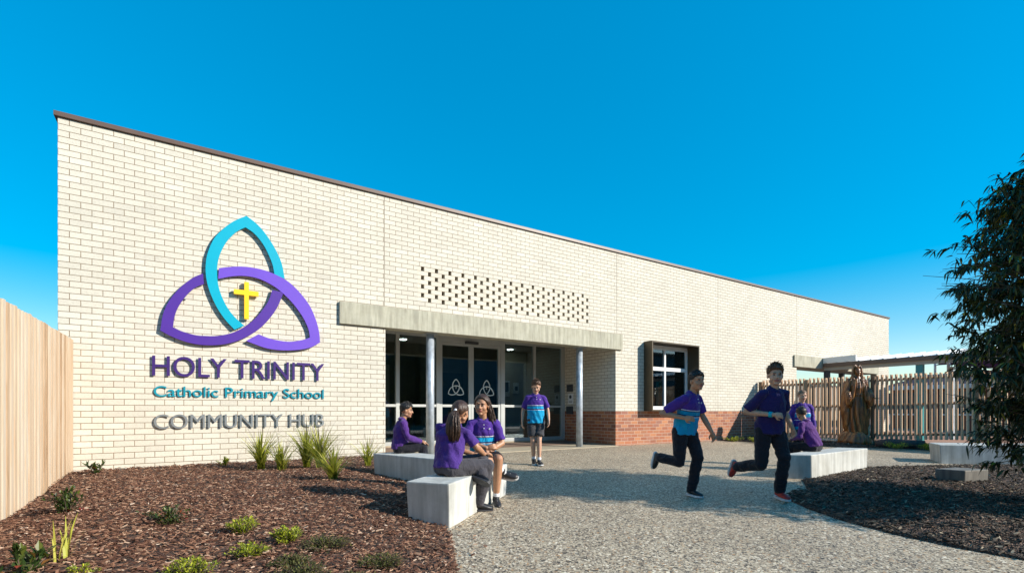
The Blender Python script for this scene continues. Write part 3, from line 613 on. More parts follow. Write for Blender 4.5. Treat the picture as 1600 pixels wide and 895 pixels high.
# covered walkway behind
wk = thing('covered_walkway', (20.9, 3, 0), 'covered walkway with a white metal roof on steel posts behind the batten fence', 'walkway')
mb = MB(); W0, W1 = 19.6, 22.2
for k in range(40):
    ya = 9.0-k*0.36
    mb.hexa([(W0,ya-0.36,2.62),(W0,ya,2.62),(W1,ya,2.97),(W1,ya-0.36,2.97)],[(W0,ya-0.36,2.65),(W0,ya,2.65),(W1,ya,3.0),(W1,ya-0.36,3.0)]) if k == -1 else None
mb.hexa([(W0,-6,2.62),(W1,-6,2.97),(W1,8.98,2.97),(W0,8.98,2.62)],[(W0,-6,2.65),(W1,-6,3.0),(W1,8.98,3.0),(W0,8.98,2.65)])
for k in range(42):
    ya = 8.9-k*0.36; mb.hexa([(W0+.01,ya-0.03,2.652),(W1-.01,ya-0.03,2.999),(W1-.01,ya+0.03,2.999),(W0+.01,ya+0.03,2.652)],[(W0+.01,ya-0.015,2.69),(W1-.01,ya-0.015,3.037),(W1-.01,ya+0.015,3.037),(W0+.01,ya+0.015,2.69)])
mb.build('roof_sheet', M['white'], wk)
mb = MB(); mb.box((W0-0.06,-6,2.51),(W0-0.002,8.95,2.645)); mb.build('fascia', M['cap'], wk)
M['beamp'] = mat('beige_beam', (0.36,0.31,0.25), 0.6, 0.05, 3, 0)
mb = MB(); mb.box((W0,-6,2.38),(W0+0.08,8.95,2.508)); mb.box((W1-0.5,-6,2.6),(W1-0.42,8.95,2.75)); mb.build('beam', M['beamp'], wk)
mb = MB(); mb.hexa([(W0-.02,7.9,2.66),(W0+.05,7.9,2.66),(W0+.05,8.97,2.66),(W0-.02,8.97,2.66)],[(W0-.02,7.9,2.87),(W0+.05,7.9,2.87),(W0+.05,8.97,2.85),(W0-.02,8.97,2.85)]); mb.build('upstand', M['white'], wk)
M['tealp'] = mat('teal_post', (0.02,0.22,0.24), 0.45, 0.08, 4, 0)
for x, yy, mm, r in ((19.72,6.12,'tealp',0.09),(19.72,1.6,'tealp',0.09),(21.8,5.9,'galv',0.07),(21.8,1.5,'galv',0.07),(19.72,8.9,'char',0.08),(21.8,9.3,'char',0.08)):
    mb = MB(); mb.box((x-r,yy-r,-0.1),(x+r,yy+r,2.40)); mb.build('post', M[mm], wk)
# beyond: low classroom block, screen, sail, trees
cb = thing('classroom_block', (31, 0, 0), 'low brown classroom block with a white fascia band beyond the batten fence', 'building')
mb = MB(); mb.box((30,-16,-0.2),(38,10.5,1.95)); mb.build('wall', mat('brown_cladding',(0.20,0.075,0.05),0.8,0.3,1.2,0), cb)
mb = MB(); mb.box((29.7,-16.2,1.95),(38.2,10.7,2.14)); mb.build('fascia', M['white'], cb)
mb = MB(); mb.hexa([(29.7,-16.2,2.145),(38.2,-16.2,2.145),(38.2,10.7,2.145),(29.7,10.7,2.145)],[(31.5,-15,2.75),(37,-15,2.75),(37,9.5,2.75),(31.5,9.5,2.75)]); mb.build('roof', mat('maroon_roof',(0.07,0.03,0.035),0.6,0.1,2,0), cb)
for yy in np.arange(-14.5, 10, 2.4):
    mb = MB(); mb.box((29.93,yy,0.75),(30.02,yy+1.3,1.8)); w_ = mb.build('window', M['bluepan'], cb)
    mb = MB(); mb.box((29.9,yy-0.06,0.68),(29.96,yy+1.36,0.75)); mb.build('sill', M['white'], w_)
sl = thing('shade_sail', (23.5, 4.0, 2.4), 'purple shade sail stretched low behind the covered walkway', 'shade sail')
mb = MB(); P0, P1, P2, P3 = Vector((22.6,6.2,2.75)), Vector((24.4,3.6,2.50)), Vector((29.5,2.2,3.1)), Vector((27.5,8.0,2.9))
G = 10; vs = []
for i in range(G+1):
    for j in range(G+1):
        a_, b_ = i/G, j/G; p = (P0*(1-a_)+P1*a_)*(1-b_)+(P3*(1-a_)+P2*a_)*b_; vs.append((p.x, p.y, p.z-0.35*math.sin(a_*math.pi)*math.sin(b_*math.pi)))
mb.add(vs, [(i*(G+1)+j,i*(G+1)+j+1,(i+1)*(G+1)+j+1,(i+1)*(G+1)+j) for i in range(G) for j in range(G)])
o = mb.build('sail_cloth', mat('purple_sailcloth',(0.045,0.02,0.16),0.8,0.1,3,0), sl, smooth=True)
for p in (P0,P1,P2,P3):
    mb = MB(); mb.cyl((p.x+0.02,p.y,-0.1),(p.x+0.02,p.y,p.z+0.1),0.05,n=12); mb.build('sail_post', M['galv'], sl)
sc = thing('slatted_screen', (25, 14, 0), 'grey slatted screen fence seen through the breezeway', 'fence')
mb = MB(); sA = Vector((25.2,13.4)); sB = Vector((31.0,13.4)); n_ = 60
for i in range(n_):
    p = sA+(sB-sA)*(i/n_); mb.box((p.x,p.y,0.0),(p.x+0.075,p.y+0.03,2.25), rnd.random())
mb.build('slats', mat('grey_slat',(0.28,0.24,0.20),0.7,0.1,2,0), sc)
for i in (0,1.0,1.95,2.9,3.9,4.85,5.8):
    mb = MB(); mb.box((sA.x+i-0.04,sA.y-0.06,0),(sA.x+i+0.04,sA.y-0.005,2.35)); mb.build('screen_post', M['char'], sc)
mb = MB(); mb.box((sA.x,sA.y-0.06,2.25),(sB.x,sA.y+0.03,2.33)); mb.build('screen_rail', M['char'], sc)

# ------------------------------------------------------------------ benches (pre-cast wedge blocks)
def bench(cn, h, label, taper=0.035, group='precast concrete benches'):
    """cn: four corners nl, nr, fr, fl in metres right/ahead"""
    c = [Vector(cw(*p)) for p in cn]; ctr = sum(c, Vector((0,0)))/4
    root = thing('concrete_bench', (ctr.x, ctr.y, gz(ctr.y)), label, 'bench', group=group)
    ztop = gz(ctr.y)+h; mb = MB()
    bot = [(ctr.x+(p.x-ctr.x)*(1-taper*1.0/(p-ctr).length*1.0), ctr.y+(p.y-ctr.y)*(1-taper/(p-ctr).length), gz(p.y)-0.03) for p in c]
    top = [(p.x, p.y, ztop) for p in c]
    mb.hexa(bot, top); o = mb.build('seat_block', M['bench'], root, bevel=0.015)
    bm = bmesh.new(); bm.from_mesh(o.data); bmesh.ops.recalc_face_normals(bm, faces=bm.faces[:]); bm.to_mesh(o.data); bm.free()
    return root, ztop
B1, Z1 = bench([(-0.967,4.46),(-0.555,4.31),(-0.054,5.95),(-0.466,6.1)], 0.378, 'pale concrete bench in front where two students sit facing each other')
B2, Z2 = bench([(-1.96,6.9),(-0.80,5.98),(-0.53,6.34),(-1.66,7.24)], 0.375, 'concrete bench near the entry under the boy in a purple jumper')
B3, Z3 = bench([(4.14,7.56),(4.55,7.44),(6.39,8.79),(5.98,9.0)], 0.37, 'concrete bench at centre right with a child sitting with back turned')
B4, Z4 = bench([(8.58,9.82),(11.6,9.25),(12.05,9.95),(8.98,10.55)], 0.40, 'empty long concrete bench at far right half hidden by the tree', 0.03)
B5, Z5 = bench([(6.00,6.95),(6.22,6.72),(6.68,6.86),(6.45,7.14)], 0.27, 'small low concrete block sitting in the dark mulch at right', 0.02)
M['shadebench'] = concrete('shaded_concrete', (0.20,0.19,0.17), 1.5)  # darker bench concrete: the tree's shade on the low block, put into the colour
for o_ in B5.children: o_.data.materials[0] = M['shadebench']

ob = thing('added_hall', (0,-30,0), 'tall dark hall added out of view opposite the entry to darken the glass reflections', 'building')  # unseen hall, added so the entry glass mirrors dark teal instead of bright sky
mb = MB(); mb.box((-70,-40,-0.8),(80,-30,9.0)); mb.build('wall', mat('reflection_backdrop',(0.05,0.10,0.12),0.8,0.3,0.3,0), ob)
mb = MB(); mb.box((-70.3,-40.3,9.0),(80.3,-29.7,9.35)); mb.build('roof', M['cap'], ob)
for i in range(14):
    mb = MB(); mb.box((-60+i*10,-29.99,1.2),(-56+i*10,-29.9,3.2)); mb.build('window', M['bluepan'], ob)
# ------------------------------------------------------------------ plants
def leaf(mb, p, d, up, L, W, tint, fold=0.25, droop=0.0, seg=2):
    d = d.normalized(); s = d.cross(up)
    if s.length < 1e-3: s = d.orthogonal()
    s.normalize(); n = s.cross(d)
    prof = [(0,0.15),(0.3,1.0),(0.65,0.8),(1,0.02)] if seg > 2 else [(0,0.1),(0.45,1.0),(1,0.03)]
    vs = []
    for t, wd in prof:
        c = p + d*(L*t) + Vector((0,0,-droop*L*t*t))
        vs += [c - s*(W*wd/2) + n*(fold*W*wd/2), c, c + s*(W*wd/2) + n*(fold*W*wd/2)]
    fs = []
    for i in range(len(prof)-1):
        a = i*3; fs += [(a,a+1,a+4,a+3),(a+1,a+2,a+5,a+4)]
    mb.add(vs, fs, tint)
def blade(mb, p, ang, H, lean, W, tint, seg=5):
    dx, dy = math.cos(ang), math.sin(ang); vs = []
    sx, sy = -dy, dx
    for i in range(seg+1):
        t = i/seg; out = lean*t**1.8; z = H*(t - 0.18*lean/H*t**3)
        wd = W*(1-t**2.5)*0.5+0.0005
        c = Vector((p[0]+dx*out, p[1]+dy*out, p[2]+z)); vs += [(c.x-sx*wd,c.y-sy*wd,c.z),(c.x+sx*wd,c.y+sy*wd,c.z)]
    mb.add(vs, [(2*i,2*i+1,2*i+3,2*i+2) for i in range(seg)], tint)
def tuft(xc, zc, H, n, label, seed, spread=0.6, W=0.011, dead=True):
    rg = random.Random(seed); x, y = cw(xc, zc); z = hL(x, y)
    root = thing('grass_tuft', (x, y, z), label, 'grass tuft', group='strappy grass tufts by the wall')
    mb = MB()
    for i in range(int(n*1.05)):
        a = rg.uniform(0, 2*math.pi); h = H*1.45*rg.uniform(0.42, 1.0); ln = h*rg.uniform(0.05, spread)
        r = rg.uniform(0, 0.05); t = rg.betavariate(2.5, 1.6)*0.9
        blade(mb, (x+r*math.cos(a*1.7), y+r*math.sin(a*1.7), z-0.02), a, h, ln, W*rg.uniform(0.7,1.2), t)
    mb.build('blades', M['tuft'], root)
    if dead:
        mb = MB()
        for i in range(max(3, n//9)):
            a = rg.uniform(0, 2*math.pi); h = H*rg.uniform(1.3, 1.9); blade(mb, (x,y,z), a, h, h*rg.uniform(0.15,0.6), W*0.45, rg.uniform(0.0,0.25))
        mb.build('dry_stems', mat('dry_stem',(0.10,0.085,0.05),0.8,0.2), root)
tufts = [(-3.66,7.15,0.46,170,'upright grass tuft left of the others under the lettering'), (-3.22,6.85,0.34,90,'small low grass tuft between two larger tufts'),
         (-3.08,7.35,0.48,200,'widest grass tuft against the cream wall, left of the HUB end'), (-2.78,7.10,0.50,170,'grass tuft with tall dry stems under the end of the grey lettering'), (-2.19,6.02,0.33,150,'bright grass tuft nearest the benches out on the mulch'),
         (-2.28,7.75,0.36,70,'short grass tuft against the left end of the bench')]
for i, (xc, zc, H, n, lb) in enumerate(tufts): tuft(xc, zc, H, n, lb, 20+i, 1.15 if i == 4 else 0.95, 0.016)
def iris(xc, zc, H, n, label, seed):
    rg = random.Random(seed); x, y = cw(xc, zc); z = hL(x, y); mb = MB(); root = thing('young_grass_plant', (x,y,z), label, 'grass plant')
    for i in range(n):
        a = rg.uniform(0, 2*math.pi); h = H*rg.uniform(0.45,1); blade(mb, (x+rg.uniform(-.04,.04),y+rg.uniform(-.04,.04),z-0.01), a, h, h*rg.uniform(0.05,0.45), 0.013, rg.uniform(0.6,0.95))
    mb.build('blades', M['tuft'], root)
iris(-2.80,3.05,0.31,14,'sparse yellow green strap leaved plant near the left edge',5)
def shrub(name, xc, zc, rx, h, n, L, W, m, label, seed, kind='round', group=None, hf=None, lo=0.0, cat='shrub'):
    rg = random.Random(seed); x, y = cw(xc, zc); z = (hf or hL)(x, y)
    root = thing(name, (x,y,z), label, cat, group=group)
    st = MB(); mb = MB(); tips = []
    ns = max(5, int(n/28))
    for i in range(ns):
        a = rg.uniform(0, 2*math.pi); r = rx*math.sqrt(rg.random()); hh = h*(rg.uniform(0.55,1.0))*(1-0.5*(r/rx)**2)
        tip = Vector((x+r*math.cos(a), y+r*math.sin(a), z+hh)); b = Vector((x+0.15*r*math.cos(a), y+0.15*r*math.sin(a), z-0.02)); mid = (b+tip)/2+Vector((0,0,0.1*h))
        st.tube([b,mid,tip],[0.006,0.004,0.002],4,0.3); tips.append((b,mid,tip))
    for i in range(n):
        b, mid, tip = rg.choice(tips); t = rg.uniform(lo, 1.0)
        p = b.lerp(mid, t*2) if t < 0.5 else mid.lerp(tip, t*2-1)
        p = p + Vector((rg.gauss(0,1),rg.gauss(0,1),rg.gauss(0,0.6)))*rx*0.07
        if p.z < z-0.01: p.z = z+0.01
        d = Vector((rg.gauss(0,1),rg.gauss(0,1),rg.gauss(0.6,0.6)))+(p-Vector((x,y,z)))*1.5/rx
        leaf(mb, p, d, Vector((0,0,1)), L*rg.uniform(0.6,1.2), W*rg.uniform(0.7,1.2), min(1,max(0,rg.gauss(0.55,0.22))), 0.3, 0.1)
    st.build('stem', M['bark'], root); mb.build('foliage', M[m], root)
    return root, (x,y,z)
shrub('leafy_shrub',-5.55,6.55,0.16,0.22,110,0.08,0.028,'darkleaf','little dark leaved shrub at the foot of the wall beside the paling fence',31)
shrub('bright_shrub',-4.38,7.45,0.10,0.15,300,0.035,0.016,'bright','tiny round green shrub at the wall under the lettering',32)
rt, p = shrub('berry_shrub',-4.02,4.43,0.17,0.22,330,0.05,0.022,'darkleaf','dark leaved shrub with red berries near the paling fence',33)
mb = MB()
for i in range(8):
    q = Vector(p)+Vector(cw(0.14+rnd.gauss(0,.03),-0.02+rnd.gauss(0,.03))+(0,))+Vector((0,0,0.02+rnd.random()*0.03)); mb.cyl(q-Vector((0,0,.007)), q+Vector((0,0,.007)), 0.006, n=6)
mb.build('berries', M['redleaf'], rt)
shrub('leafy_shrub',-2.74,3.90,0.20,0.17,460,0.035,0.018,'darkleaf','sprawling dark green shrub alone in the middle of the mulch',34)
shrub('bright_shrub',-2.03,3.70,0.125,0.12,800,0.028,0.012,'bright','bright green low shrub higher up of the pair left of the front bench',35,group='bright green low shrubs in the left bed')
shrub('bright_shrub',-1.70,3.16,0.13,0.10,800,0.026,0.011,'bright','bright green low shrub below its pair, with reddish tips',36,group='bright green low shrubs in the left bed')
shrub('bright_shrub',-1.60,3.49,0.12,0.12,800,0.028,0.012,'bright','most yellow of the low shrubs, nearest the front bench',37,group='bright green low shrubs in the left bed')
shrub('bright_shrub',-1.82,2.78,0.145,0.15,1500,0.024,0.010,'bright','largest bright green shrub at the bottom edge of the photo',38,group='bright green low shrubs in the left bed')
shrub('bright_shrub',-2.44,2.78,0.08,0.08,350,0.022,0.010,'bright','bright green shrub just showing at the bottom edge left of the largest',39,group='bright green low shrubs in the left bed')
shrub('leafy_shrub',-2.82,2.82,0.17,0.15,150,0.075,0.036,'darkleaf','broad leaved dark green plant in the bottom left corner',40)
for i, (xc, zc, r, h, lb) in enumerate([(-1.30,3.40,0.20,0.07,'brown green heath mat nearest the bright yellow shrub'), (-0.86,3.18,0.17,0.06,'sparse heath mat just left of the front bench'),
        (-1.20,2.80,0.19,0.09,'heath mat with reddish edge at the bottom of the bed'), (-0.90,2.74,0.15,0.08,'heath mat at the bottom edge nearest the paved path'), (-1.38,3.05,0.13,0.06,'small heath mat below the yellow green shrub')]):
    shrub('heath_mat', xc, zc, r, h, 2200, 0.020, 0.009, 'heath', lb, 50+i, group='low heath mats in the left bed', cat='ground cover plant')
for i, (xc, zc, r, lb) in enumerate([(6.55,14.5,0.32,'low green shrub at the foot of the red dado by the fence shadow'), (7.0,14.0,0.34,'low green shrub second from the red dado corner behind the runners'), (9.9,12.6,0.35,'low green shrub at the foot of the batten fence left of the far bench'), (10.5,12.3,0.28,'small flowering shrub at the fence just left of the far bench')]):
    shrub('verge_shrub', xc, zc, r, 0.17, 420, 0.05, 0.022, 'bright', lb, 60+i, hf=hF, group='low shrubs along the narrow bed')
# low log edging right of the statue
lg = thing('edging_log', (15.9,5.9,0), 'dark low log lying along the fence right of the statue', 'log')
mb = MB(); a_ = Vector(cw(9.80,13.20)+(0.0,)); b_ = Vector(cw(10.75,12.75)+(0.04,)); mb.tube([a_, a_.lerp(b_,.3)+Vector((0,0,.02)), a_.lerp(b_,.7), b_],[0.10,0.12,0.11,0.08],10); mb.build('log', M['log'], lg, smooth=True)

# ------------------------------------------------------------------ tree at the right edge
def tree():
    rg = random.Random(77); cx, cz = 6.35, 5.25
    x, y = cw(cx, cz); z = hR(x, y)
    root = thing('weeping_leaved_tree', (x,y,z), 'dark evergreen tree with narrow drooping leaves at the right edge', 'tree')
    prof = [(0.30,1.05),(0.6,1.30),(1.0,1.32),(1.3,1.48),(1.55,1.52),(1.9,1.45),(2.35,1.76),(2.65,1.66),(2.95,1.55),(3.3,1.28),(3.7,0.98),(4.05,0.3)]
    def rad(h):
        if h <= prof[0][0]: return prof[0][1]
        for (a, ra), (b, rb) in zip(prof[:-1], prof[1:]):
            if a <= h <= b: return ra+(rb-ra)*(h-a)/(b-a)
        return 0.1
    tk = MB(); tk.tube([(x,y,z-0.1),(x+.03,y,z+0.7),(x-.04,y+.05,z+1.6),(x,y,z+2.5),(x+.02,y,z+3.4)],[0.085,0.07,0.055,0.035,0.012],10)
    tb = tk.build('trunk', M['bark'], root, smooth=True)
    br = MB(); cr = MB(); base = Vector((x,y,z))
    nb = 900
    for i in range(nb):
        h = rg.uniform(0.35, 4.03); a = rg.uniform(0, 2*math.pi)
        if h < 1.35 and rg.random() < 0.62: continue
        lump = 0.84+0.26*noise.noise(Vector((math.cos(a)*1.6, math.sin(a)*1.6, h*1.7)))
        q = rad(h)*lump*((0.62+0.40*rg.random()**0.5) if h > 1.5 else (0.5+0.5*rg.random()**0.5))
        tip = base+Vector((q*math.cos(a), q*math.sin(a), h)); st = base+Vector((0,0,max(0.5, h-0.6*rg.random()-0.15)))
        mid = st.lerp(tip, 0.5)+Vector((0,0,0.12)); br.tube([st,mid,tip],[0.014,0.008,0.003],4,0.3)
        for k in range(5):                                # twigs
            t0 = rg.uniform(0.35,1.0); p0 = st.lerp(mid, t0*2) if t0 < .5 else mid.lerp(tip, t0*2-1)
            td = Vector((math.cos(a)+rg.gauss(0,.8), math.sin(a)+rg.gauss(0,.8), rg.gauss(0.1,.5))).normalized()
            tl = rg.uniform(0.12,0.30)
            for j in range(rg.randint(9,15)):
                u_ = rg.random(); p = p0+td*tl*u_
                d = td*0.6+Vector((rg.gauss(0,.6),rg.gauss(0,.6),rg.gauss(-0.55,.45)))
                leaf(cr, p, d, Vector((rg.gauss(0,.5),rg.gauss(0,.5),1)), rg.uniform(0.07,0.14), rg.uniform(0.018,0.028), rg.random()**1.2 if rg.random() > 0.006 else 1.0, 0.25, 0.35, 3)
    br.build('branches', M['bark'], tb); cr.build('crown', M['treeleaf'], root)
tree()
# far trees showing at the horizon
def fartree(x, y, h, r, label, seed):
    rg = random.Random(seed); root = thing('distant_tree', (x,y,0), label, 'tree'); mb = MB()
    for i in range(1600):
        a = rg.uniform(0,6.283); t = rg.random(); q = r*math.sin(math.pi*min(1,t*0.9+0.1))**0.6*(0.6+0.4*rg.random())*(1+.25*math.sin(a*3+t*7))
        leaf(mb, Vector((x+q*math.cos(a), y+q*math.sin(a), h*0.25+h*0.75*t)), Vector((rg.gauss(0,1),rg.gauss(0,1),rg.gauss(0,1))), Vector((0,0,1)), 0.5, 0.3, rg.random())
    mb.build('crown', M['darkleaf'], root); mb = MB(); mb.tube([(x,y,-0.1),(x,y,h*0.6)],[0.2,0.1],8); mb.build('trunk', M['bark'], root)
fartree(46,27.0,3.9,1.8,'small dark tree far beyond the slatted screen',1)

# ------------------------------------------------------------------ organic meshes
class SB:
    def __init__(s): s.v = []; s.f = []
def tubepts(bm, pts, rads, lat, n=14, cap=True):
    """closed sweep; rads = (half width along lateral, half depth); lat = lateral vector per station"""
    P = [Vector(p) for p in pts]; k0 = len(bm.v); m = len(P)
    for i, p in enumerate(P):
        d = (P[min(i+1,m-1)]-P[max(i-1,0)]).normalized(); l = Vector(lat[i]); l = (l-d*l.dot(d)).normalized(); q = d.cross(l)
        for k in range(n):
            t = 2*math.pi*k/n; bm.v.append(p+l*(math.cos(t)*rads[i][0])+q*(math.sin(t)*rads[i][1]))
    for i in range(m-1):
        a = k0+i*n; b = a+n
        for k in range(n): bm.f.append((a+k, a+(k+1)%n, b+(k+1)%n, b+k))
    bm.f.append(tuple(range(k0+n-1,k0-1,-1))); bm.f.append(tuple(range(k0+(m-1)*n, k0+m*n)))
def ell(bm, c, r, rot=None, u=16, v=10):
    c = Vector(c); k0 = len(bm.v); rt = rot if rot else Matrix.Identity(3)
    bm.v.append(c+rt@Vector((0,0,-r[2])))
    for i in range(1, v):
        e = -math.pi/2+math.pi*i/v
        for k in range(u):
            a = 2*math.pi*k/u; bm.v.append(c+rt@Vector((r[0]*math.cos(a)*math.cos(e), r[1]*math.sin(a)*math.cos(e), r[2]*math.sin(e))))
    bm.v.append(c+rt@Vector((0,0,r[2]))); top = len(bm.v)-1
    for k in range(u): bm.f.append((k0, k0+1+(k+1)%u, k0+1+k))
    for i in range(v-2):
        a = k0+1+i*u; b = a+u
        for k in range(u): bm.f.append((a+k, a+(k+1)%u, b+(k+1)%u, b+k))
    a = k0+1+(v-2)*u
    for k in range(u): bm.f.append((a+k, a+(k+1)%u, top))
def chain(bm, pts, rads, n=12, lat=None):
    """tapered limb with rounded joints"""
    pts = [Vector(p) for p in pts]; ref = lat or (0.31,0.17,0.93)
    for i in range(len(pts)-1):
        a, b = pts[i], pts[i+1]; d = (b-a).normalized(); l = Vector(ref)
        if abs(d.dot(l.normalized())) > 0.9: l = d.orthogonal()
        tubepts(bm, [a, b], [(rads[i],rads[i]),(rads[i+1],rads[i+1])], [l,l], n)
    for p, r in zip(pts, rads): ell(bm, p, (r,r,r), None, 12, 8)
def plain(bm):
    me = bpy.data.meshes.new('e'); me.from_pydata(bm.v, [], bm.f); me.update(); return me
def remesh(bm, voxel, smooth=3, fac=0.5):
    me = plain(bm)
    o = bpy.data.objects.new('tmp', me); COL.objects.link(o)
    r = o.modifiers.new('r', 'REMESH'); r.mode = 'VOXEL'; r.voxel_size = voxel; r.use_smooth_shade = True
    if smooth:
        s = o.modifiers.new('s', 'SMOOTH'); s.factor = fac; s.iterations = smooth
    bpy.context.view_layer.update()
    out = bpy.data.meshes.new_from_object(o.evaluated_get(bpy.context.evaluated_depsgraph_get()))
    bpy.data.objects.remove(o); bpy.data.meshes.remove(me)
    out.polygons.foreach_set('use_smooth', [True]*len(out.polygons))
    return out
def vn(me):
    """positions and normals taken once, as lists of vectors"""
    n = len(me.vertices); a = np.empty(n*3, 'f'); me.vertices.foreach_get('co', a)
    b = np.empty(n*3, 'f'); me.vertex_normals.foreach_get('vector', b)
    return [Vector(x) for x in a.reshape(-1,3).tolist()], [Vector(x) for x in b.reshape(-1,3).tolist()]
def setco(me, co):
    me.vertices.foreach_set('co', np.array(co, dtype='f').reshape(-1)); me.update()

# ------------------------------------------------------------------ carved statue
def statue():
    x, y = cw(9.78-0.03, 13.84); z = hF(x, y) if inpoly(x, y, BF) else gz(y)
    root = thing('carved_statue', (x,y,z), 'life size carved timber statue of a veiled robed woman in front of the batten fence', 'statue', heading(-0.15,-1))
    X = (1,0,0); S = 1.13; root.scale = (S*.94,S*.94,S)
    bm = SB()                                                # dress
    tubepts(bm, [(0,0,0.25),(0,0,0.5),(0,0.01,0.9),(0,0.01,1.2),(0,0.01,1.38),(0,0,1.52),(0,0.0,1.62),(0,0,1.70)], [(0.24,0.19),(0.225,0.18),(0.19,0.155),(0.145,0.125),(0.165,0.135),(0.17,0.115),(0.10,0.08),(0.05,0.05)], [X]*8, 28)
    tubepts(bm, [(0,0.01,1.185),(0,0.01,1.235)], [(0.158,0.138),(0.158,0.138)], [X,X], 24)     # sash
    ell(bm, (0,0.01,1.80), (0.075,0.09,0.11)); ell(bm, (0,0.055,1.775), (0.060,0.055,0.088))
    chain(bm, [(0,0.105,1.80),(0,0.122,1.765)], [0.009,0.014], 6); ell(bm, (0,0.092,1.712), (0.030,0.026,0.020)); ell(bm, (0,0.108,1.738), (0.022,0.009,0.006))
    for s in (-1,1): ell(bm, (s*0.028,0.098,1.815), (0.022,0.012,0.006)); ell(bm, (s*.036,.08,1.765), (.022,.02,.022))
    chain(bm, [(0,0,1.60),(0,0.02,1.72)], [0.055,0.045])
    me = remesh(bm, 0.009, 2); co, no = vn(me)
    for c, n in zip(co, no):
        a = math.atan2(c.x, c.y)
        if c.z < 1.17:
            lo = min(1, (1.17-c.z)/0.35); wv = 0.9*math.sin(c.z*4.2+1)
            c += n*lo*(0.026*math.sin(a*9+wv*2.2)*(0.7+0.3*math.sin(a*2)) + 0.008*math.sin(a*19+wv*4))
        elif c.z < 1.62: c += n*0.007*math.sin(a*13+c.z*6)
        if c.y > .06 and c.z > 1.7:
            for s in (-1,1):
                dd = (c-Vector((s*.029,.092,1.792))).length
                if dd < .03: c.y -= 0.010*math.exp(-(dd/.012)**2)
    setco(me, co); link('robe', me, M['carved'], root, keep=False)
    # cloak and veil, open in front
    bm = SB()
    for s in (-1,1):
        tubepts(bm, [(s*0.12,-0.06,1.62),(s*0.20,-0.075,1.42),(s*0.235,-0.08,1.15),(s*0.255,-0.06,0.80),(s*0.24,-0.06,0.50),(s*0.17,-0.07,0.27)], [(0.07,0.075),(0.085,0.10),(0.085,0.12),(0.085,0.14),(0.075,0.12),(0.06,0.09)], [X]*6, 18)
        chain(bm, [(s*0.16,0,1.555),(s*0.255,0.02,1.30),(s*0.27,0.15,1.16)], [0.068,0.075,0.070])
        tubepts(bm, [(s*0.25,0.06,1.25),(s*0.265,0.11,1.12),(s*0.25,0.11,0.98),(s*.22,.09,.90)], [(0.075,0.10),(0.08,0.10),(0.06,0.07),(0.02,0.03)], [X]*4, 14)
        tubepts(bm, [(s*0.075,0.075,1.60),(s*0.125,0.115,1.42),(s*0.165,0.12,1.2),(s*0.19,0.11,1.05)], [(0.03,0.022),(0.045,0.022),(0.05,0.022),(0.03,0.02)], [X]*4, 12)
        chain(bm, [(s*0.05,0.01,1.93),(s*0.088,0.015,1.86),(s*0.098,0.01,1.74),(s*0.12,0.02,1.60),(s*0.14,0.06,1.46)], [0.04,0.034,0.036,0.044,0.03])
    tubepts(bm, [(0,-0.085,1.65),(0,-0.11,1.4),(0,-0.12,1.0),(0,-0.11,0.6),(0,-0.10,0.28)], [(0.10,0.05),(0.19,0.06),(0.23,0.07),(0.24,0.08),(0.20,0.08)], [X]*5, 22)
    ell(bm, (0,-0.045,1.83), (0.098,0.095,0.125)); ell(bm, (0,-0.01,1.905), (0.075,0.075,0.045))
    me = remesh(bm, 0.010, 2); co, no = vn(me)
    for c, n in zip(co, no):
        a = math.atan2(c.x, c.y)
        f = 0.011*math.sin(c.x*44+c.z*7)+0.006*math.sin(a*31+c.z*16) if c.z < 1.62 else 0.006*math.sin(a*14+c.z*22)
        c += n*f
    setco(me, co); link('cloak', me, M['carved'], root, keep=False)
    for s in (-1,1):                                          # open hands held out
        bm = SB(); h0 = Vector((s*0.285,0.19,1.13)); ell(bm, h0+Vector((s*.012,0.045,-0.005)), (0.040,0.052,0.018))
        chain(bm, [h0-Vector((0,.05,0)), h0+Vector((0,.02,0))], [.028,.024])
        for k in range(4): chain(bm, [h0+Vector((s*(-.018+0.020*k),0.08,-.002)), h0+Vector((s*(-.014+0.024*k),0.125,-.002)), h0+Vector((s*(-.012+0.026*k),0.155,-0.014))], [0.011,0.010,0.008], 6)
        chain(bm, [h0+Vector((-s*.02,0.03,0.0)), h0+Vector((-s*.048,0.065,0.015))], [0.012,0.010], 6)
        link('hand', remesh(bm, 0.006, 1), M['carved'], root, keep=False)
    bm = SB()
    tubepts(bm, [(0.03,0,-0.10),(0.03,0,0.06),(0.02,0,0.18),(0,0,0.262)], [(0.38,0.34),(0.40,0.36),(0.34,0.32),(0.27,0.26)], [X]*4, 20)
    me = remesh(bm, 0.02, 2); co, no = vn(me)
    for c, n in zip(co, no):
        a = math.atan2(c.x, c.y); c += n*(0.03*math.sin(a*3+1)+0.012*math.sin(a*11+c.z*9)+0.02*noise.noise(c*7))
    setco(me, co); link('log_base', me, M['carved'], root, keep=False)
statue()
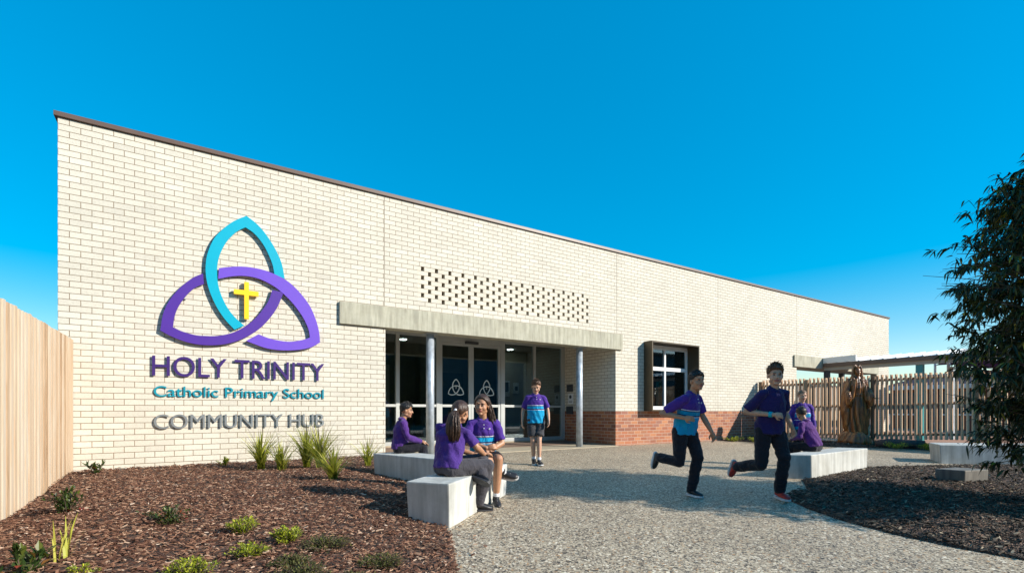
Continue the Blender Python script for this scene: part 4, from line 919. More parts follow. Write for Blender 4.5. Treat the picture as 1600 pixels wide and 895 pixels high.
# ------------------------------------------------------------------ people
def skin_mat(name, col):
    m, n, b = newmat(name); v = coords(n)
    nz = N(n, 'ShaderNodeTexNoise', i_Scale=30.0, i_Detail=4.0); n.links.new(v, nz.inputs['Vector'])
    r = ramp(n, [(0.3, tuple(c*0.9 for c in col)), (0.7, tuple(min(1,c*1.08) for c in col))]); n.links.new(nz.outputs['Fac'], r.inputs[0])
    n.links.new(r.outputs[0], b.inputs['Base Color']); b.inputs['Roughness'].default_value = 0.5
    b.inputs['Subsurface Weight'].default_value = 0.12; b.inputs['Subsurface Radius'].default_value = (0.01,0.004,0.002); b.inputs['Subsurface Scale'].default_value = 0.6
    return m
SK = {'fair': skin_mat('fair_skin', (0.52,0.30,0.20)), 'tan': skin_mat('tan_skin', (0.40,0.205,0.115)), 'brown': skin_mat('brown_skin', (0.27,0.13,0.07))}
def cloth(name, stops, attr='band', rough=0.85, interp='CONSTANT'):
    m, n, b = newmat(name)
    a = N(n, 'ShaderNodeAttribute'); a.attribute_name = attr
    r = ramp(n, stops, interp); n.links.new(a.outputs['Fac'], r.inputs[0])
    v = coords(n); nz = N(n, 'ShaderNodeTexNoise', i_Scale=6.0, i_Detail=4.0); n.links.new(v, nz.inputs['Vector'])
    rr = ramp(n, [(0.3,(0.82,0.82,0.82)),(0.7,(1,1,1))]); n.links.new(nz.outputs['Fac'], rr.inputs[0])
    mm = N(n, 'ShaderNodeMix', data_type='RGBA', blend_type='MULTIPLY'); mm.inputs[0].default_value = 0.7
    n.links.new(r.outputs[0], mm.inputs[6]); n.links.new(rr.outputs[0], mm.inputs[7]); n.links.new(mm.outputs[2], b.inputs['Base Color'])
    b.inputs['Roughness'].default_value = rough; b.inputs['Sheen Weight'].default_value = 0.15; b.inputs['Specular IOR Level'].default_value = 0.25
    fn = N(n, 'ShaderNodeTexNoise', i_Scale=16.0, i_Detail=5.0, i_Distortion=1.2); n.links.new(v, fn.inputs['Vector']); bump(n, b, fn.outputs['Fac'], 0.65, 0.03)
    return m
PUR = (0.065,0.022,0.235); TUR = (0.0,0.30,0.55); WHI = (0.65,0.66,0.72); NAV = (0.018,0.012,0.075)
CL = {'polo': cloth('banded_polo', [(0,TUR),(0.44,WHI),(0.456,NAV),(0.485,TUR),(0.575,NAV),(0.595,WHI),(0.615,PUR)]),
      'purple': cloth('purple_polo', [(0,(0.062,0.024,0.20))]), 'navy': cloth('dark_purple_polo', [(0,(0.017,0.010,0.085))]),
      'jumper': cloth('purple_jumper', [(0,(0.075,0.022,0.18))]),
      'jumperb': cloth('magenta_purple_jumper', [(0,(0.085,0.018,0.16))]),
      'girlpolo': cloth('banded_jumper', [(0,TUR),(0.10,PUR),(0.34,WHI),(0.36,PUR),(0.46,TUR),(0.60,WHI),(0.63,(0.08,0.03,0.26))]),
      'black': cloth('black_trousers', [(0,(0.010,0.010,0.016))]), 'grey': cloth('charcoal_trousers', [(0,(0.055,0.052,0.062))]), 'greys': cloth('grey_shorts', [(0,(0.045,0.045,0.05))])}
HM = {}
def hair_mat(name, col):
    m, n, b = newmat(name); v = coords(n, 'Object', (3,3,1)); nz = N(n, 'ShaderNodeTexNoise', i_Scale=45.0, i_Detail=4.0); n.links.new(v, nz.inputs['Vector'])
    r = ramp(n, [(0.35, tuple(c*0.5 for c in col)), (0.7, tuple(c*1.6 for c in col))]); n.links.new(nz.outputs['Fac'], r.inputs[0]); n.links.new(r.outputs[0], b.inputs['Base Color'])
    b.inputs['Roughness'].default_value = 0.42; bump(n, b, nz.outputs['Fac'], 0.6, 0.01); return m
HM['black'] = hair_mat('black_hair', (0.012,0.010,0.009)); HM['brown'] = hair_mat('dark_brown_hair', (0.045,0.020,0.010)); HM['light'] = hair_mat('brown_hair', (0.11,0.055,0.028)); HM['sandy'] = hair_mat('sandy_hair', (0.18,0.10,0.05))
M['eyew'] = mat('eye_white', (0.30,0.27,0.25), 0.3, 0.02, 3, 0); M['iris'] = mat('iris', (0.02,0.012,0.008), 0.2, 0.1, 3, 0)
M['sock'] = mat('white_sock', (0.65,0.65,0.67), 0.9, 0.05, 20, 0.2); M['shoe'] = mat('black_shoe', (0.012,0.012,0.014), 0.45, 0.2, 20, 0.2); M['shoer'] = mat('red_shoe', (0.45,0.03,0.02), 0.5, 0.2, 20, 0.2)
M['solew'] = mat('white_sole', (0.60,0.60,0.60), 0.6, 0.05, 20, 0); M['soled'] = mat('dark_sole', (0.03,0.03,0.035), 0.6, 0.05, 20, 0.3); M['lip'] = mat('lips', (0.32,0.10,0.08), 0.45, 0.05, 20, 0)
M['wrist'] = mat('turquoise_band', (0.0,0.35,0.45), 0.5, 0.05, 20, 0); M['button'] = mat('button', (0.7,0.7,0.72), 0.4, 0.05, 20, 0)
V = Vector
def hand(bm, wr, d, pn, curl, s, side):
    """d: direction wrist->fingers, pn: palm normal (palm faces pn); side picks the thumb side"""
    d = d.normalized(); pn = (pn-d*pn.dot(d)).normalized(); t = d.cross(pn)*side
    c = wr+d*0.045*s; rot = Matrix((t, d, pn)).transposed()
    ell(bm, c, (0.034*s,0.046*s,0.015*s), rot, 14, 8)
    for k, (off, L) in enumerate(((0.025,0.062),(0.009,0.070),(-0.008,0.065),(-0.024,0.050))):
        p = wr+d*0.075*s+t*off*s; a = curl*(0.8+0.12*k); pts = [p-d*0.02*s, p]; dd = d.copy()
        for seg in (0.42,0.32,0.26):
            dd = (dd*math.cos(a)+pn*math.sin(a)).normalized(); pn2 = (pn - dd*pn.dot(dd))
            if pn2.length < 0.05: pn2 = -d
            pts.append(pts[-1]+dd*L*seg*s); a = curl*(1.0)+a*0.25
            # rotate further about the knuckle axis
        chain(bm, pts, [0.0085*s,0.0082*s,0.0078*s,0.0072*s,0.006*s], 8)
    p = wr+d*0.022*s+t*0.026*s
    chain(bm, [p-t*0.01*s, p+(t*0.6+d*0.6+pn*0.2)*0.034*s, p+(t*0.55+d*1.2+pn*0.45)*0.040*s], [0.011*s,0.0095*s,0.0075*s], 8)
def person(pos, rz, H, J, label, skin='tan', top='polo', bottom='black', shorts=False, shoe='shoe', sole='solew', sock=True, hair='black', style='short', long_sleeve=False, voxel=0.0055, slim=1.0, extra=None, group=None, wid=1.0):
    s = H/1.5
    j = dict(hip=(0,0,.78), chest=(0,0.0,1.10), neck=(0,-0.005,1.245), head=(0,0.02,1.385), yaw=0, pitch=0, roll=0, twist=0, htwist=0,
             kR=(.085,0.01,.43), aR=(.085,-0.01,.07), tR=(0.1,1,0), kL=(-.085,0.01,.43), aL=(-.085,-.01,.07), tL=(-0.1,1,0),
             eR=(.20,-.01,.96), wR=(.215,.05,.75), dR=(0,.2,-1), nR=(-1,0,0), eL=(-.20,-.01,.96), wL=(-.215,.05,.75), dL=(0,.2,-1), nL=(1,0,0), cR=0.35, cL=0.35)
    j.update(J)
    for k, v in list(j.items()):
        if isinstance(v, tuple):
            j[k] = V(v) if k[0] in 'tdn' and k != 'neck' else V(v)*s
    root = thing('person', pos, label, 'person', rz, group)
    hip, chest, neck, head = j['hip'], j['chest'], j['neck'], j['head']
    lat_s = Matrix.Rotation(j['twist'], 3, 'Z') @ V((1,0,0)); lat_h = Matrix.Rotation(j['htwist'], 3, 'Z') @ V((1,0,0))
    up = (neck-chest).normalized(); lat_s = (lat_s-up*lat_s.dot(up)*0.7).normalized()
    if 'shtilt' in j: lat_s = (lat_s+V((0,0,j['shtilt']))).normalized()
    shR = neck+lat_s*0.138*s*wid-up*0.066*s; shL = neck-lat_s*0.138*s*wid-up*0.066*s
    hR = hip+lat_h*0.075*s-V((0,0,.02*s)); hL_ = hip-lat_h*0.075*s-V((0,0,.02*s))
    L3 = [lat_h, (lat_h+lat_s).normalized(), lat_s]
    # ---- body (one surface)
    bm = SB()
    spine = [hip-V((0,0,.05*s)), hip, (hip*0.5+chest*0.5), chest, neck-up*0.05*s]
    tubepts(bm, spine, [(.10*s,.075*s),(.125*s,.085*s),(.11*s,.075*s),(.135*s,.085*s),(.10*s,.06*s)], [lat_h,lat_h,L3[1],lat_s,lat_s], 18)
    tubepts(bm, [neck-up*0.06*s, neck+ (head-neck)*0.15, head-(head-neck)*0.25], [(.060*s,.055*s),(.044*s,.046*s),(.043*s,.046*s)], [lat_s]*3, 14)
    for sh, e, wr, d, n_, c, side in ((shR,j['eR'],j['wR'],j['dR'],j['nR'],j['cR'],-1),(shL,j['eL'],j['wL'],j['dL'],j['nL'],j['cL'],1)):
        m1 = sh.lerp(e,.5); m2 = e.lerp(wr,.35)
        chain(bm, [sh,m1,e,m2,wr], [.034*s*slim,.039*s*slim,.033*s*slim,.035*s*slim,.023*s*slim])
        hand(bm, wr, d, n_, c, s, side)
    for h_, k, a in ((hR,j['kR'],j['aR']),(hL_,j['kL'],j['aL'])):
        cf = k.lerp(a,.33); bk = (k-a).cross(lat_h).normalized()
        chain(bm, [h_,h_.lerp(k,.45),k,cf,a], [.078*s*slim,.068*s*slim,.050*s*slim,.049*s*slim,.031*s*slim])
    Rh = (Matrix.Rotation(j['yaw'],3,'Z') @ Matrix.Rotation(j['pitch'],3,'X') @ Matrix.Rotation(j['roll'],3,'Y'))
    hp = lambda v: head + Rh @ (V(v)*s)
    ell(bm, hp((0,-.012,.028)), (.073*s,.088*s,.082*s), Rh, 20, 14); ell(bm, hp((0,.022,-.022)), (.060*s,.062*s,.088*s), Rh, 20, 14); ell(bm, hp((0,.058,-.088)), (.026*s,.022*s,.018*s), Rh)
    for q in (-1,1):
        ell(bm, hp((q*.036,.045,-.030)), (.026*s,.030*s,.028*s), Rh); ell(bm, hp((q*.075,-.008,-.008)), (.008*s,.017*s,.027*s), Rh); ell(bm, hp((q*.030,.074,.024)), (.024*s,.010*s,.008*s), Rh)
        ell(bm, hp((q*.042,.0,-.062)), (.022*s,.035*s,.020*s), Rh)
    chain(bm, [hp((0,.080,.012)),hp((0,.093,-.012)),hp((0,.098,-.023))], [.007*s,.008*s,.0105*s], 8)
    for q in (-1,1): ell(bm, hp((q*.011,.091,-.026)), (.008*s,.010*s,.007*s), Rh)
    ell(bm, hp((0,.082,-.050)), (.024*s,.009*s,.006*s), Rh); ell(bm, hp((0,.080,-.060)), (.021*s,.010*s,.007*s), Rh)
    me = remesh(bm, voxel*s/1.0 if s < 1 else voxel, 2, 0.5)
    Ri = Rh.inverted()
    co, no = vn(me)
    for c in co:
        if c.z < head.z-.2*s: continue
        q = Ri @ (c-head)/s
        if q.y > 0.04:
            for sg in (-1,1):
                dd = (q-V((sg*.030,.080,.004))).length; 
                if dd < .035: c -= Rh @ V((0, .0075*math.exp(-(dd/.014)**2)*s, 0))
            dd = math.hypot((q.x)/.026, (q.z+.0545)/.004)
            if dd < 2: c -= Rh @ V((0,.0035*math.exp(-dd*dd)*s,0))
    setco(me, co); me.materials.append(SK[skin]); me.materials.append(M['lip'])
    for p in me.polygons:
        q = Ri @ (p.center-head)/s
        if q.y > .070 and (abs(q.x)/.026)**2+((q.z+.0545)/.0125)**2 < 1: p.material_index = 1
    me.update(); body = link('body', me, None, root, keep=False)
    # eyes, brows
    for q in (-1,1):
        bm = SB(); ell(bm, hp((q*.030,.0735,.003)), (.0118*s,.010*s,.0058*s), Rh, 12, 8); m_ = plain(bm)
        m_.polygons.foreach_set('use_smooth',[True]*len(m_.polygons)); eo = link('eye', m_, M['eyew'], root, keep=False)
        bm = SB(); ell(bm, hp((q*.030,.0815,.003)), (.0054*s,.003*s,.0052*s), Rh, 10, 6); m_ = plain(bm); link('iris', m_, M['iris'], eo, keep=False)
        mb = MB(); mb.tube([hp((q*.012,.088,.021)),hp((q*.030,.087,.0275)),hp((q*.048,.074,.022))],[.0025*s,.0038*s,.002*s],6); mb.build('eyebrow', HM[hair], root, keep=False)
        mb = MB(); mb.tube([hp((q*.018,.0815,.009)),hp((q*.030,.0845,.0125)),hp((q*.043,.076,.009))],[.0014*s,.0018*s,.0014*s],5); mb.build('eyelid', M['iris'], root, keep=False)
    # ---- top
    bm = SB(); hem = hip-V((0,0,.045*s)) if not j.get('seated') else hip-V((0,0,.02*s))
    loose = 1.0*wid
    tubepts(bm, [hem, hip+(chest-hip)*.22, hip.lerp(chest,.6), chest, neck-up*.055*s, neck-up*0.01*s], [(.158*s*loose,.125*s),(.150*s*loose,.120*s),(.148*s*loose,.112*s),(.150*s*loose,.110*s),(.104*s*loose,.080*s),(.058*s,.055*s)], [lat_h,lat_h,L3[1],lat_s,lat_s,lat_s], 24)
    chain(bm, [neck+lat_s*.04*s-up*.032*s, shR], [.036*s,.052*s*max(1,slim)]); chain(bm, [neck-lat_s*.04*s-up*.032*s, shL], [.036*s,.052*s*max(1,slim)])
    for sh, e, wr in ((shR,j['eR'],j['wR']),(shL,j['eL'],j['wL'])):
        if long_sleeve: chain(bm, [sh,sh.lerp(e,.5),e,e.lerp(wr,.5),wr.lerp(e,.06)], [.052*s,.052*s,.048*s,.045*s,.036*s])
        else:
            tubepts(bm, [sh, sh.lerp(e,.4), sh.lerp(e,.86)], [(.052*s,.054*s),(.055*s,.058*s),(.060*s,.064*s)], [lat_s if abs((e-sh).normalized().dot(lat_s))<.8 else up]*3, 16)
    me = remesh(bm, .0075*s, 3, 0.5)
    ax = (neck-hem); Lx = ax.length; ax.normalize(); at = me.attributes.new('band', 'FLOAT', 'POINT'); bands = []
    sd_ = sum(ord(c) for c in label) % 97
    co, no = vn(me)
    for c, nn_ in zip(co, no):
        t = (c-hem).dot(ax)/Lx; rr = (c-hem-ax*((c-hem).dot(ax)))
        la = abs(rr.dot(lat_s))
        armd = min(((c-a).cross((b-a).normalized())).length if (c-a).dot((b-a))>0 else 9 for a, b in ((shR,j['eR']),(shL,j['eL'])))
        arm = (armd < .075*s and min((c-shR).length,(c-shL).length) < .30*s and la > .118*s*wid)
        if long_sleeve and la > .15*s: arm = True
        bands.append(0.9 if arm else max(0.001, min(0.999, t)))
        q = c*(1/s)
        f = noise.noise(V((q.x*5+sd_, q.y*5, q.z*11)))*.015 + noise.noise(V((q.x*11+q.z*5, q.y*11+sd_, q.z*15-q.x*6)))*.009
        lo = max(0, 1-t*1.6)
        ang = math.atan2(rr.dot(lat_s), rr.dot(lat_s.cross(ax)))
        f += lo*.003*math.sin(ang*5+sd_)+ (0.004*math.sin(ang*9+t*14+sd_))*(1-t)
        if t < 0.93: c += nn_*f*s
    at.data.foreach_set('value', bands); setco(me, co); shirt = link('top', me, CL[top], root, keep=False)
    # collar and placket
    if True:
        n_ = 26; vs = []; fwd = lat_s.cross(up)*-1
        fwd = up.cross(lat_s); mb = MB()
        for k in range(n_):
            a = math.radians(-62)+ (math.radians(304))*k/(n_-1)+math.radians(0)
            # open at the front: angle 0 = front
            a = math.radians(14)+math.radians(332)*k/(n_-1)
            dr = fwd*math.cos(a)+lat_s*math.sin(a); c0 = neck+up*(.000*s)-fwd*.004*s
            fr_ = max(0, math.cos(a)); dz = -up*.026*s*fr_
            vs += [c0+dr*.053*s+up*.026*s+dz, c0+dr*.080*s-up*.016*s+dz*1.6, c0+dr*.076*s-up*.022*s+dz*1.6, c0+dr*.048*s+up*.020*s+dz]
        fs = [(4*k+q,4*k+(q+1)%4,4*(k+1)+(q+1)%4,4*(k+1)+q) for k in range(n_-1) for q in range(4)]+[(3,2,1,0),(4*n_-4,4*n_-3,4*n_-2,4*n_-1)]
        mb.add(vs, fs, 0.9); me_ = mb.mesh(True); a_ = me_.attributes.new('band','FLOAT','POINT'); a_.data.foreach_set('value',[0.9]*len(vs))
        link('collar', me_, CL[top], shirt, keep=False)
        if top in ('polo','girlpolo'):
            for k in range(2):
                c = neck+fwd*(.077+.020*k)*s-up*(.055+.035*k)*s; mb = MB(); mb.cyl(c, c+fwd*.010*s, .0065*s, n=8); mb.build('button', M['button'], shirt, keep=False)
            c = chest.lerp(neck,.35)-lat_s*.062*s+fwd*.098*s; mb = MB(); mb.cyl(c,c+fwd*.006*s,.010*s,n=10); mb.build('crest', M['button'], shirt, keep=False)
    # ---- bottoms
    bm = SB()
    tubepts(bm, [hip-V((0,0,.075*s)), hip-V((0,0,.03*s)), hip+(chest-hip)*.18], [(.115*s,.090*s),(.140*s,.105*s),(.125*s,.095*s)], [lat_h]*3, 20)
    for h_, k, a in ((hR,j['kR'],j['aR']),(hL_,j['kL'],j['aL'])):
        if shorts: 
            e_ = h_.lerp(k,.80); chain(bm, [h_, h_.lerp(k,.4)], [.092*s,.084*s]); tubepts(bm, [h_.lerp(k,.35), e_], [(.084*s,.084*s),(.083*s,.086*s)], [lat_h if abs((k-h_).normalized().dot(lat_h))<.8 else V((0,1,0))]*2, 18)
        else: chain(bm, [h_, h_.lerp(k,.45), k, k.lerp(a,.5), a.lerp(k,.05)], [.094*s,.083*s,.067*s,.066*s,.060*s])
    me = remesh(bm, .0085*s, 3, 0.5); at = me.attributes.new('band','FLOAT','POINT'); at.data.foreach_set('value',[0.5]*len(me.vertices))
    co, no = vn(me)
    for c, nn_ in zip(co, no):
        q = c*(1/s); f = noise.noise(V((q.x*6, q.y*6+sd_, q.z*15)))*.010+noise.noise(V((q.x*14+sd_, q.y*14, q.z*26)))*.006
        c += nn_*f*s
    setco(me, co); link('shorts' if shorts else 'trousers', me, CL[bottom], root, keep=False)
    # ---- shoes
    for k, a, tdir in ((j['kR'],j['aR'],j['tR']),(j['kL'],j['aL'],j['tL'])):
        t = tdir.normalized(); sh_ = (k-a).normalized(); dn = (-sh_ + t*sh_.dot(t)).normalized() if abs(sh_.dot(t)) < .95 else V((0,0,-1)); l = t.cross(dn).normalized()
        bm = SB(); c = a+dn*.022*s
        tubepts(bm, [c-t*.052*s, c-t*.035*s, c+t*.03*s+dn*.006*s, c+t*.09*s+dn*.014*s, c+t*.135*s+dn*.020*s, c+t*.158*s+dn*.024*s], [(.020*s,.020*s),(.034*s,.036*s),(.038*s,.034*s),(.045*s,.026*s),(.038*s,.020*s),(.016*s,.010*s)], [l]*6, 14)
        chain(bm, [a+sh_*.02*s, a+dn*.015*s], [.037*s,.038*s])
        me = remesh(bm, .006*s, 2); sho = link('shoe', me, M[shoe], root, keep=False)
        mb = MB(); vs = []
        ol = [(-.056,.018),(-.045,.033),(0,.036),(.05,.042),(.10,.045),(.14,.036),(.162,.016)]; pts = [(x_,w_) for x_,w_ in ol]+[(x_,-w_) for x_,w_ in ol[::-1]]
        for dz in (.038,.058): vs += [c+t*x_*s+l*w_*s+dn*dz*s-(dn*.008*s if x_ > .12 else V((0,0,0))) for x_,w_ in pts]
        n_ = len(pts); fs = [tuple(range(n_-1,-1,-1)), tuple(range(n_,2*n_))]+[(q,(q+1)%n_,(q+1)%n_+n_,q+n_) for q in range(n_)]
        mb.add(vs, fs); me = mb.mesh(); bm = bmesh.new(); bm.from_mesh(me); bmesh.ops.recalc_face_normals(bm,faces=bm.faces[:]); bm.to_mesh(me); bm.free(); link('sole', me, M[sole], sho, keep=False)
        mb = MB()
        for q in range(3):
            b0 = c-dn*(.014-.004*q)*s+t*(.030+.022*q)*s; mb.tube([b0-l*.022*s, b0-dn*.010*s, b0+l*.022*s],[.0025*s]*3,5)
        mb.build('laces', M[sole], sho, keep=False)
        if sock:
            bm = SB(); chain(bm, [a+dn*.005*s, a+sh_*.05*s],[.036*s,.037*s]); me = remesh(bm,.008*s,1); link('sock', me, M['sock'], root, keep=False)
    # ---- hair
    rgh = random.Random(sd_+5)
    def hairline(az):                                         # az 0 front, pi back -> lowest elevation covered
        a = abs(az)
        pts = [(0,.40),(.55,.40),(.85,.24),(1.12,-.10),(1.45,-.16),(1.75,-.25),(2.2,-.62),(3.15,-.70)]
        if style == 'longf': pts = [(0,.52),(.45,.50),(.8,.22),(1.1,-.12),(1.5,-.40),(2.2,-.70),(3.15,-.75)]
        for (x0,y0_),(x1,y1_) in zip(pts[:-1],pts[1:]):
            if a <= x1: return y0_+(y1_-y0_)*(a-x0)/(x1-x0)
        return -.7
    U, W_ = 64, 44; vs = []
    thick = {'short':1.06,'tuft':1.07,'bun':1.10,'pony':1.13,'longf':1.16,'pulled':1.09}[style]
    for i in range(W_+1):
        el_ = -math.pi/2+math.pi*i/W_
        for k in range(U):
            az = 2*math.pi*k/U; azs = az if az <= math.pi else az-2*math.pi
            d = V((math.sin(az)*math.cos(el_), math.cos(az)*math.cos(el_), math.sin(el_)))
            hl = math.asin(max(-1,min(1,hairline(azs)))) + (0.05*noise.noise(V((azs*4,sd_,0))))
            k_ = max(0,min(1,(el_-hl)/0.14+0.35))
            tk = thick
            if style == 'short' : tk = thick + 0.15*max(0,min(1,(d.z+.05)/.5))*(1+.35*d.y)
            if style == 'tuft': tk = thick + 0.12*max(0,min(1,(d.z)/.5)) + 0.34*max(0,d.z)**2*max(0,0.35+d.y) 
            f = 0.86+(tk-0.86)*k_
            f += k_*(0.045*noise.noise(V((math.cos(az)*4, math.sin(az)*4, el_*2+sd_)))+0.035*noise.noise(V((d.x*26,d.y*9,d.z*9+sd_))))
            vs.append(hp((d.x*.0745*f, -.012+d.y*.089*f, .028+d.z*.084*f)))
    mb = MB(); mb.add(vs, [(i*U+k, i*U+(k+1)%U, (i+1)*U+(k+1)%U, (i+1)*U+k) for i in range(W_) for k in range(U)], 0.5)
    if style in ('short','tuft','bun'):                        # loose ends so that the outline is not a shell
        for i in range(620):
            az = rgh.uniform(-math.pi, math.pi); hl = math.asin(hairline(az)); el_ = rgh.uniform(hl+.02, 1.5)
            d = V((math.sin(az)*math.cos(el_), math.cos(az)*math.cos(el_), math.sin(el_))); f = thick*.96 + ((.11*max(0,min(1,(d.z)/.5))+0.32*max(0,d.z)**2*max(0,0.35+d.y)) if style=='tuft' else .14*max(0,min(1,(d.z+.05)/.5)))
            b0 = V((d.x*.0745*f, -.012+d.y*.089*f, .028+d.z*.084*f)); e0 = b0+(V((rgh.gauss(0,.007), rgh.gauss(.009,.008), rgh.gauss(0,.007)))+d*rgh.uniform(.002,.009))*(0.35+(1.1 if style=='tuft' else 0.7)*max(0,d.z))
            mb.tube([hp(b0), hp(b0.lerp(e0,.6)+d*.002), hp(e0)], [.0045*s,.0035*s,.001*s], 4)
    ho = mb.build('hair', HM[hair], root, smooth=True, keep=False)
    def strands(p0, path, n_, spread, r_, name, wave=0.0):
        mb = MB()
        for i in range(n_):
            a = rgh.uniform(0,6.283); q = math.sqrt(rgh.random()); off = V((math.cos(a),math.sin(a)*.7,0)); ph = rgh.uniform(0,6.28); pts = []; m_ = len(path); e_ = rgh.uniform(.8,1.0)
            N_ = 9
            for k in range(N_):
                t = k/(N_-1)*e_*(m_-1); i0 = min(int(t), m_-2); c = V(path[i0]).lerp(V(path[i0+1]), t-i0); sp = spread[i0]+(spread[i0+1]-spread[i0])*(t-i0)
                pts.append(hp(c+off*q*sp+V((math.sin(k*1.1+ph),math.cos(k*1.3+ph),0))*wave*(k/N_)))
            mb.tube(pts, [r_*s]*(N_-2)+[r_*.7*s, r_*.2*s], 4, rgh.random())
        return mb.build(name, HM[hair], root, smooth=True, keep=False)
    if style == 'pony':
        strands(None, j['tail'] if 'tail' in j else None, 1, [0,0], 0, 'x') if False else None
        path = extra['tail']; strands(None, path, 260, extra['spread'], .0046, 'ponytail', .006)
        mb = MB(); c = hp(path[0]); c2 = hp(V(path[0]).lerp(V(path[1]),.35)); mb.cyl(c, c2, .020*s, n=14); mb.build('hair_tie', M['button'], root, keep=False)
    if style == 'longf':
        for path, sp in extra['locks']: strands(None, path, 110, sp, .004, 'hair_lock', .008)
    if style == 'bun':
        bm = SB(); ell(bm, hp((0,-.02,.135)), (.030*s,.034*s,.026*s), Rh); me = remesh(bm,.008*s,1)
        me.update()
        link('hair_bun', me, HM[hair], root, keep=False)
    if extra and extra.get('band'):
        wr, e = j['wR'], j['eR']; d_ = (e-wr).normalized(); mb = MB(); mb.cyl(wr+d_*.01*s, wr+d_*.045*s, .032*s, n=14); mb.build('wristband', M['wrist'], root, keep=False)
    if extra and extra.get('backtext'):
        bk = -(up.cross(lat_s)); c = neck+bk*.10*s-up*.075*s
    return root
def at(xc, zc, z=None):
    x, y = cw(xc, zc); return (x, y, gz(y) if z is None else z)
SEAT = dict(seated=True)
# walking boy
person(at(0.42,8.66), heading(0.12,-1), 1.50, dict(neck=(0,.0,1.245), head=(0.0,.035,1.375), pitch=-.42, yaw=-.15, kR=(.06,.05,.43), aR=(.035,.0,.085), tR=(0.05,1,-.05), kL=(-.045,.09,.44), aL=(-.045,.10,.072), tL=(-.1,1,.05),
    eR=(.215,-.08,.97), wR=(.235,-.04,.76), eL=(-.215,-.0,.97), wL=(-.21,.13,.79), shtilt=.04, dR=(0,.1,-1), dL=(0,.2,-1)),
    'boy in a banded purple and turquoise polo with grey shorts walking past the entry', 'fair', 'polo', 'greys', shorts=True, hair='light', style='tuft', slim=.88)
# runner in the banded polo, black trousers
person(at(2.10,5.95), heading(0.58,-.81), 1.52, dict(hip=(0,0,.80), chest=(0,.07,1.10), neck=(0,.11,1.24), head=(0,.16,1.375), yaw=-.30, pitch=.02, twist=.12, htwist=-.15,
    kL=(-.085,.12,.47), aL=(-.085,.03,.09), tL=(0,1,-.1), kR=(.085,-.02,.42), aR=(.10,-.29,.45), tR=(0,-.25,-1),
    eR=(.26,-.13,1.00), wR=(.19,.12,.95), dR=(-.3,1,-.1), nR=(-1,0,-.2), cR=.7, eL=(-.20,.10,.98), wL=(-.21,.22,.78), dL=(.0,.4,-.9), nL=(1,0,0), cL=.5),
    'running boy in a banded purple and turquoise polo and black trousers', 'tan', 'polo', 'black', hair='black', style='short', voxel=.005, wid=1.05)
# runner in the dark polo, red shoes
person(at(3.08,5.85), heading(0.10,-.99), 1.59, dict(hip=(0,0,.80), chest=(0,.05,1.11), neck=(0,.08,1.255), head=(0.01,.11,1.39), yaw=-.35, pitch=-.02, twist=.15, htwist=-.1,
    kL=(-.09,.12,.47), aL=(-.10,.02,.10), tL=(-.1,1,-.12), kR=(.12,.03,.40), aR=(.20,-.32,.34), tR=(.1,-.35,-1),
    eR=(.25,-.06,.99), wR=(.07,.17,.96), dR=(-1,.3,-.1), nR=(0,-1,-.2), cR=.75, eL=(-.24,-.10,1.00), wL=(-.31,-.05,.80), dL=(-.1,.4,-1), nL=(1,.2,0), cL=.6),
    'running boy in a dark purple polo with a turquoise wristband and red shoes', 'fair', 'navy', 'black', shoe='shoer', sole='shoer' if False else 'solew', hair='light', style='tuft', voxel=.005, extra={'band':1}, wid=1.05)
# girl standing behind the bench
person(at(5.30,8.95), heading(-0.25,-1), 1.40, dict(head=(0,.025,1.385), pitch=-.12, yaw=.1, eR=(.2,-.02,.97), wR=(.19,.07,.78), eL=(-.19,-.02,.97), wL=(-.2,.06,.77)),
    'girl standing behind the centre right bench in a banded purple jumper', 'fair', 'girlpolo', 'black', hair='sandy', style='pulled', long_sleeve=True, slim=.9)
# child on the right hand bench, back turned
person(at(5.02,8.12,Z3), heading(-0.55,.84), 1.42, dict(SEAT, hip=(0,0,.09), chest=(0,.12,.40), neck=(0,.17,.53), head=(0.02,.235,.655), pitch=-.20, yaw=-.9, kR=(.13,.36,.07), aR=(.12,.40,-.28), tR=(.1,1,0), kL=(-.13,.36,.08), aL=(-.12,.38,-.28), tL=(-.1,1,0),
    eR=(.22,.14,.26), wR=(.14,.33,.20), dR=(-.3,1,-.3), nR=(0,0,-1), eL=(-.22,.14,.26), wL=(-.12,.33,.20), dL=(.3,1,-.3), nL=(0,0,-1)),
    'child in a magenta purple jumper sitting with back turned on the centre right bench', 'tan', 'jumperb', 'black', hair='black', style='short', long_sleeve=True, wid=1.08)
# boy on the bench by the entry
person(at(-1.60,6.98,Z2), heading(.93,.30), 1.40, dict(SEAT, hip=(0,0,.09), chest=(0,.02,.38), neck=(0,.05,.515), head=(0,.10,.645), pitch=-.08, yaw=-.12, kR=(.10,.34,.09), aR=(.10,.38,-.28), tR=(.05,1,0), kL=(-.10,.34,.10), aL=(-.09,.40,-.28), tL=(-.05,1,0),
    eR=(.20,.10,.24), wR=(.12,.30,.17), dR=(-.1,1,-.25), nR=(0,-.2,-1), eL=(-.20,.12,.24), wL=(-.10,.31,.18), dL=(.1,1,-.25), nL=(0,-.2,-1), cR=.3, cL=.3),
    'boy in a purple zip jumper sitting sideways on the bench near the entry', 'tan', 'jumper', 'black', hair='black', style='short', long_sleeve=True)
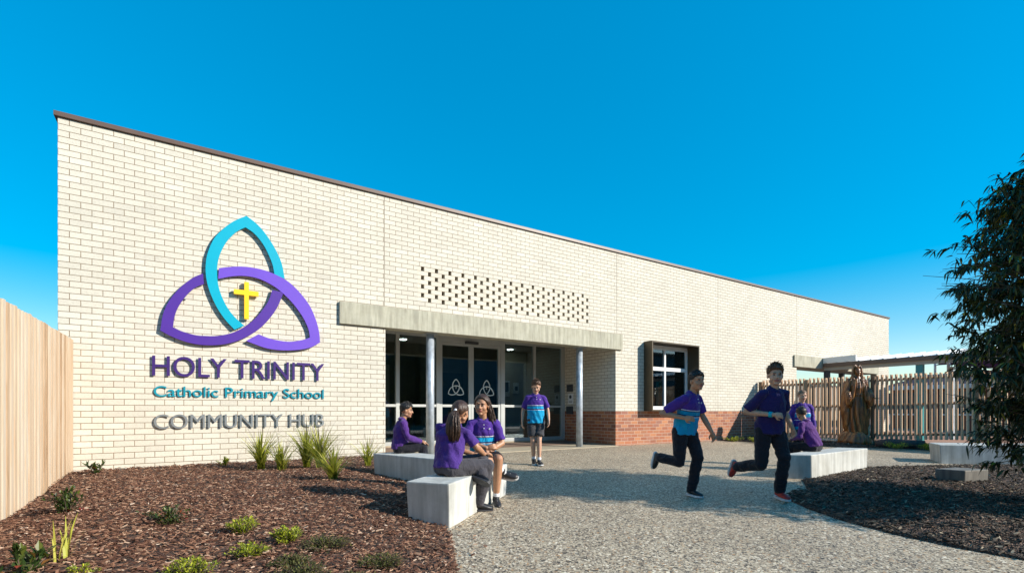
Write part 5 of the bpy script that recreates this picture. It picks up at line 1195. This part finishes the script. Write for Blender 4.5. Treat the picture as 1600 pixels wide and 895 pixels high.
# girl with the ponytail, back to us
person(at(-0.64,4.86,Z1), heading(.80,.60), 1.50, dict(SEAT, hip=(0,0,.095), chest=(-.02,.05,.37), neck=(-.01,.10,.50), head=(0.0,.15,.625), pitch=-.08, yaw=.55, twist=.75, htwist=.1,
    kR=(.16,.37,.09), aR=(.06,.33,-.30), tR=(.35,1,-.1), kL=(.02,.40,.15), aL=(.20,.27,.00), tL=(.9,.3,-.25),
    eR=(.14,.25,.28), wR=(.08,.38,.20), dR=(-.4,1,0), nR=(0,0,-1), eL=(-.17,.14,.26), wL=(-.02,.30,.20), dL=(.5,1,-.1), nL=(0,0,-1), cR=.5, cL=.5),
    'girl with a long dark ponytail in a purple polo sitting on the front bench', 'tan', 'purple', 'grey', sole='soled', sock=False, hair='brown', style='pony', voxel=.005, wid=1.12,
    extra={'tail':[(0,-.098,.02),(0,-.135,-.03),(0,-.145,-.13),(0.0,-.135,-.24),(-0.01,-.12,-.34)], 'spread':[.014,.052,.080,.080,.038]})
# girl facing us
person(at(-0.33,5.60,Z1), heading(.12,-.99), 1.54, dict(SEAT, hip=(0,0,.095), chest=(0.0,.04,.40), neck=(0,.07,.545), head=(.02,.10,.685), pitch=-.06, yaw=-.30, roll=-.08, twist=.0, htwist=.25,
    kL=(-.14,.33,.12), aL=(-.12,.27,-.30), tL=(-.1,1,-.15), kR=(.02,.36,.15), aR=(-.20,.26,-.03), tR=(-1,.3,-.1),
    eR=(.19,.10,.28), wR=(-.02,.22,.23), dR=(-1,.2,.2), nR=(0,-1,-.2), eL=(-.20,.10,.27), wL=(-.0,.24,.17), dL=(1,.15,0), nL=(0,-1,0), cR=.7, cL=.5),
    'girl with long wavy dark hair in a banded polo facing us on the front bench', 'tan', 'polo', 'black', shorts=True, hair='brown', style='longf', voxel=.005,
    extra={'locks':[([(-.055,-.02,.06),(-.080,-.03,-.02),(-.095,-.04,-.10),(-.115,-.05,-.19),(-.135,-.05,-.26)],[.024,.036,.048,.050,.022]), ([(0,-.085,.02),(-.02,-.10,-.06),(-.04,-.10,-.16),(-.06,-.09,-.22)],[.04,.05,.05,.02])]})
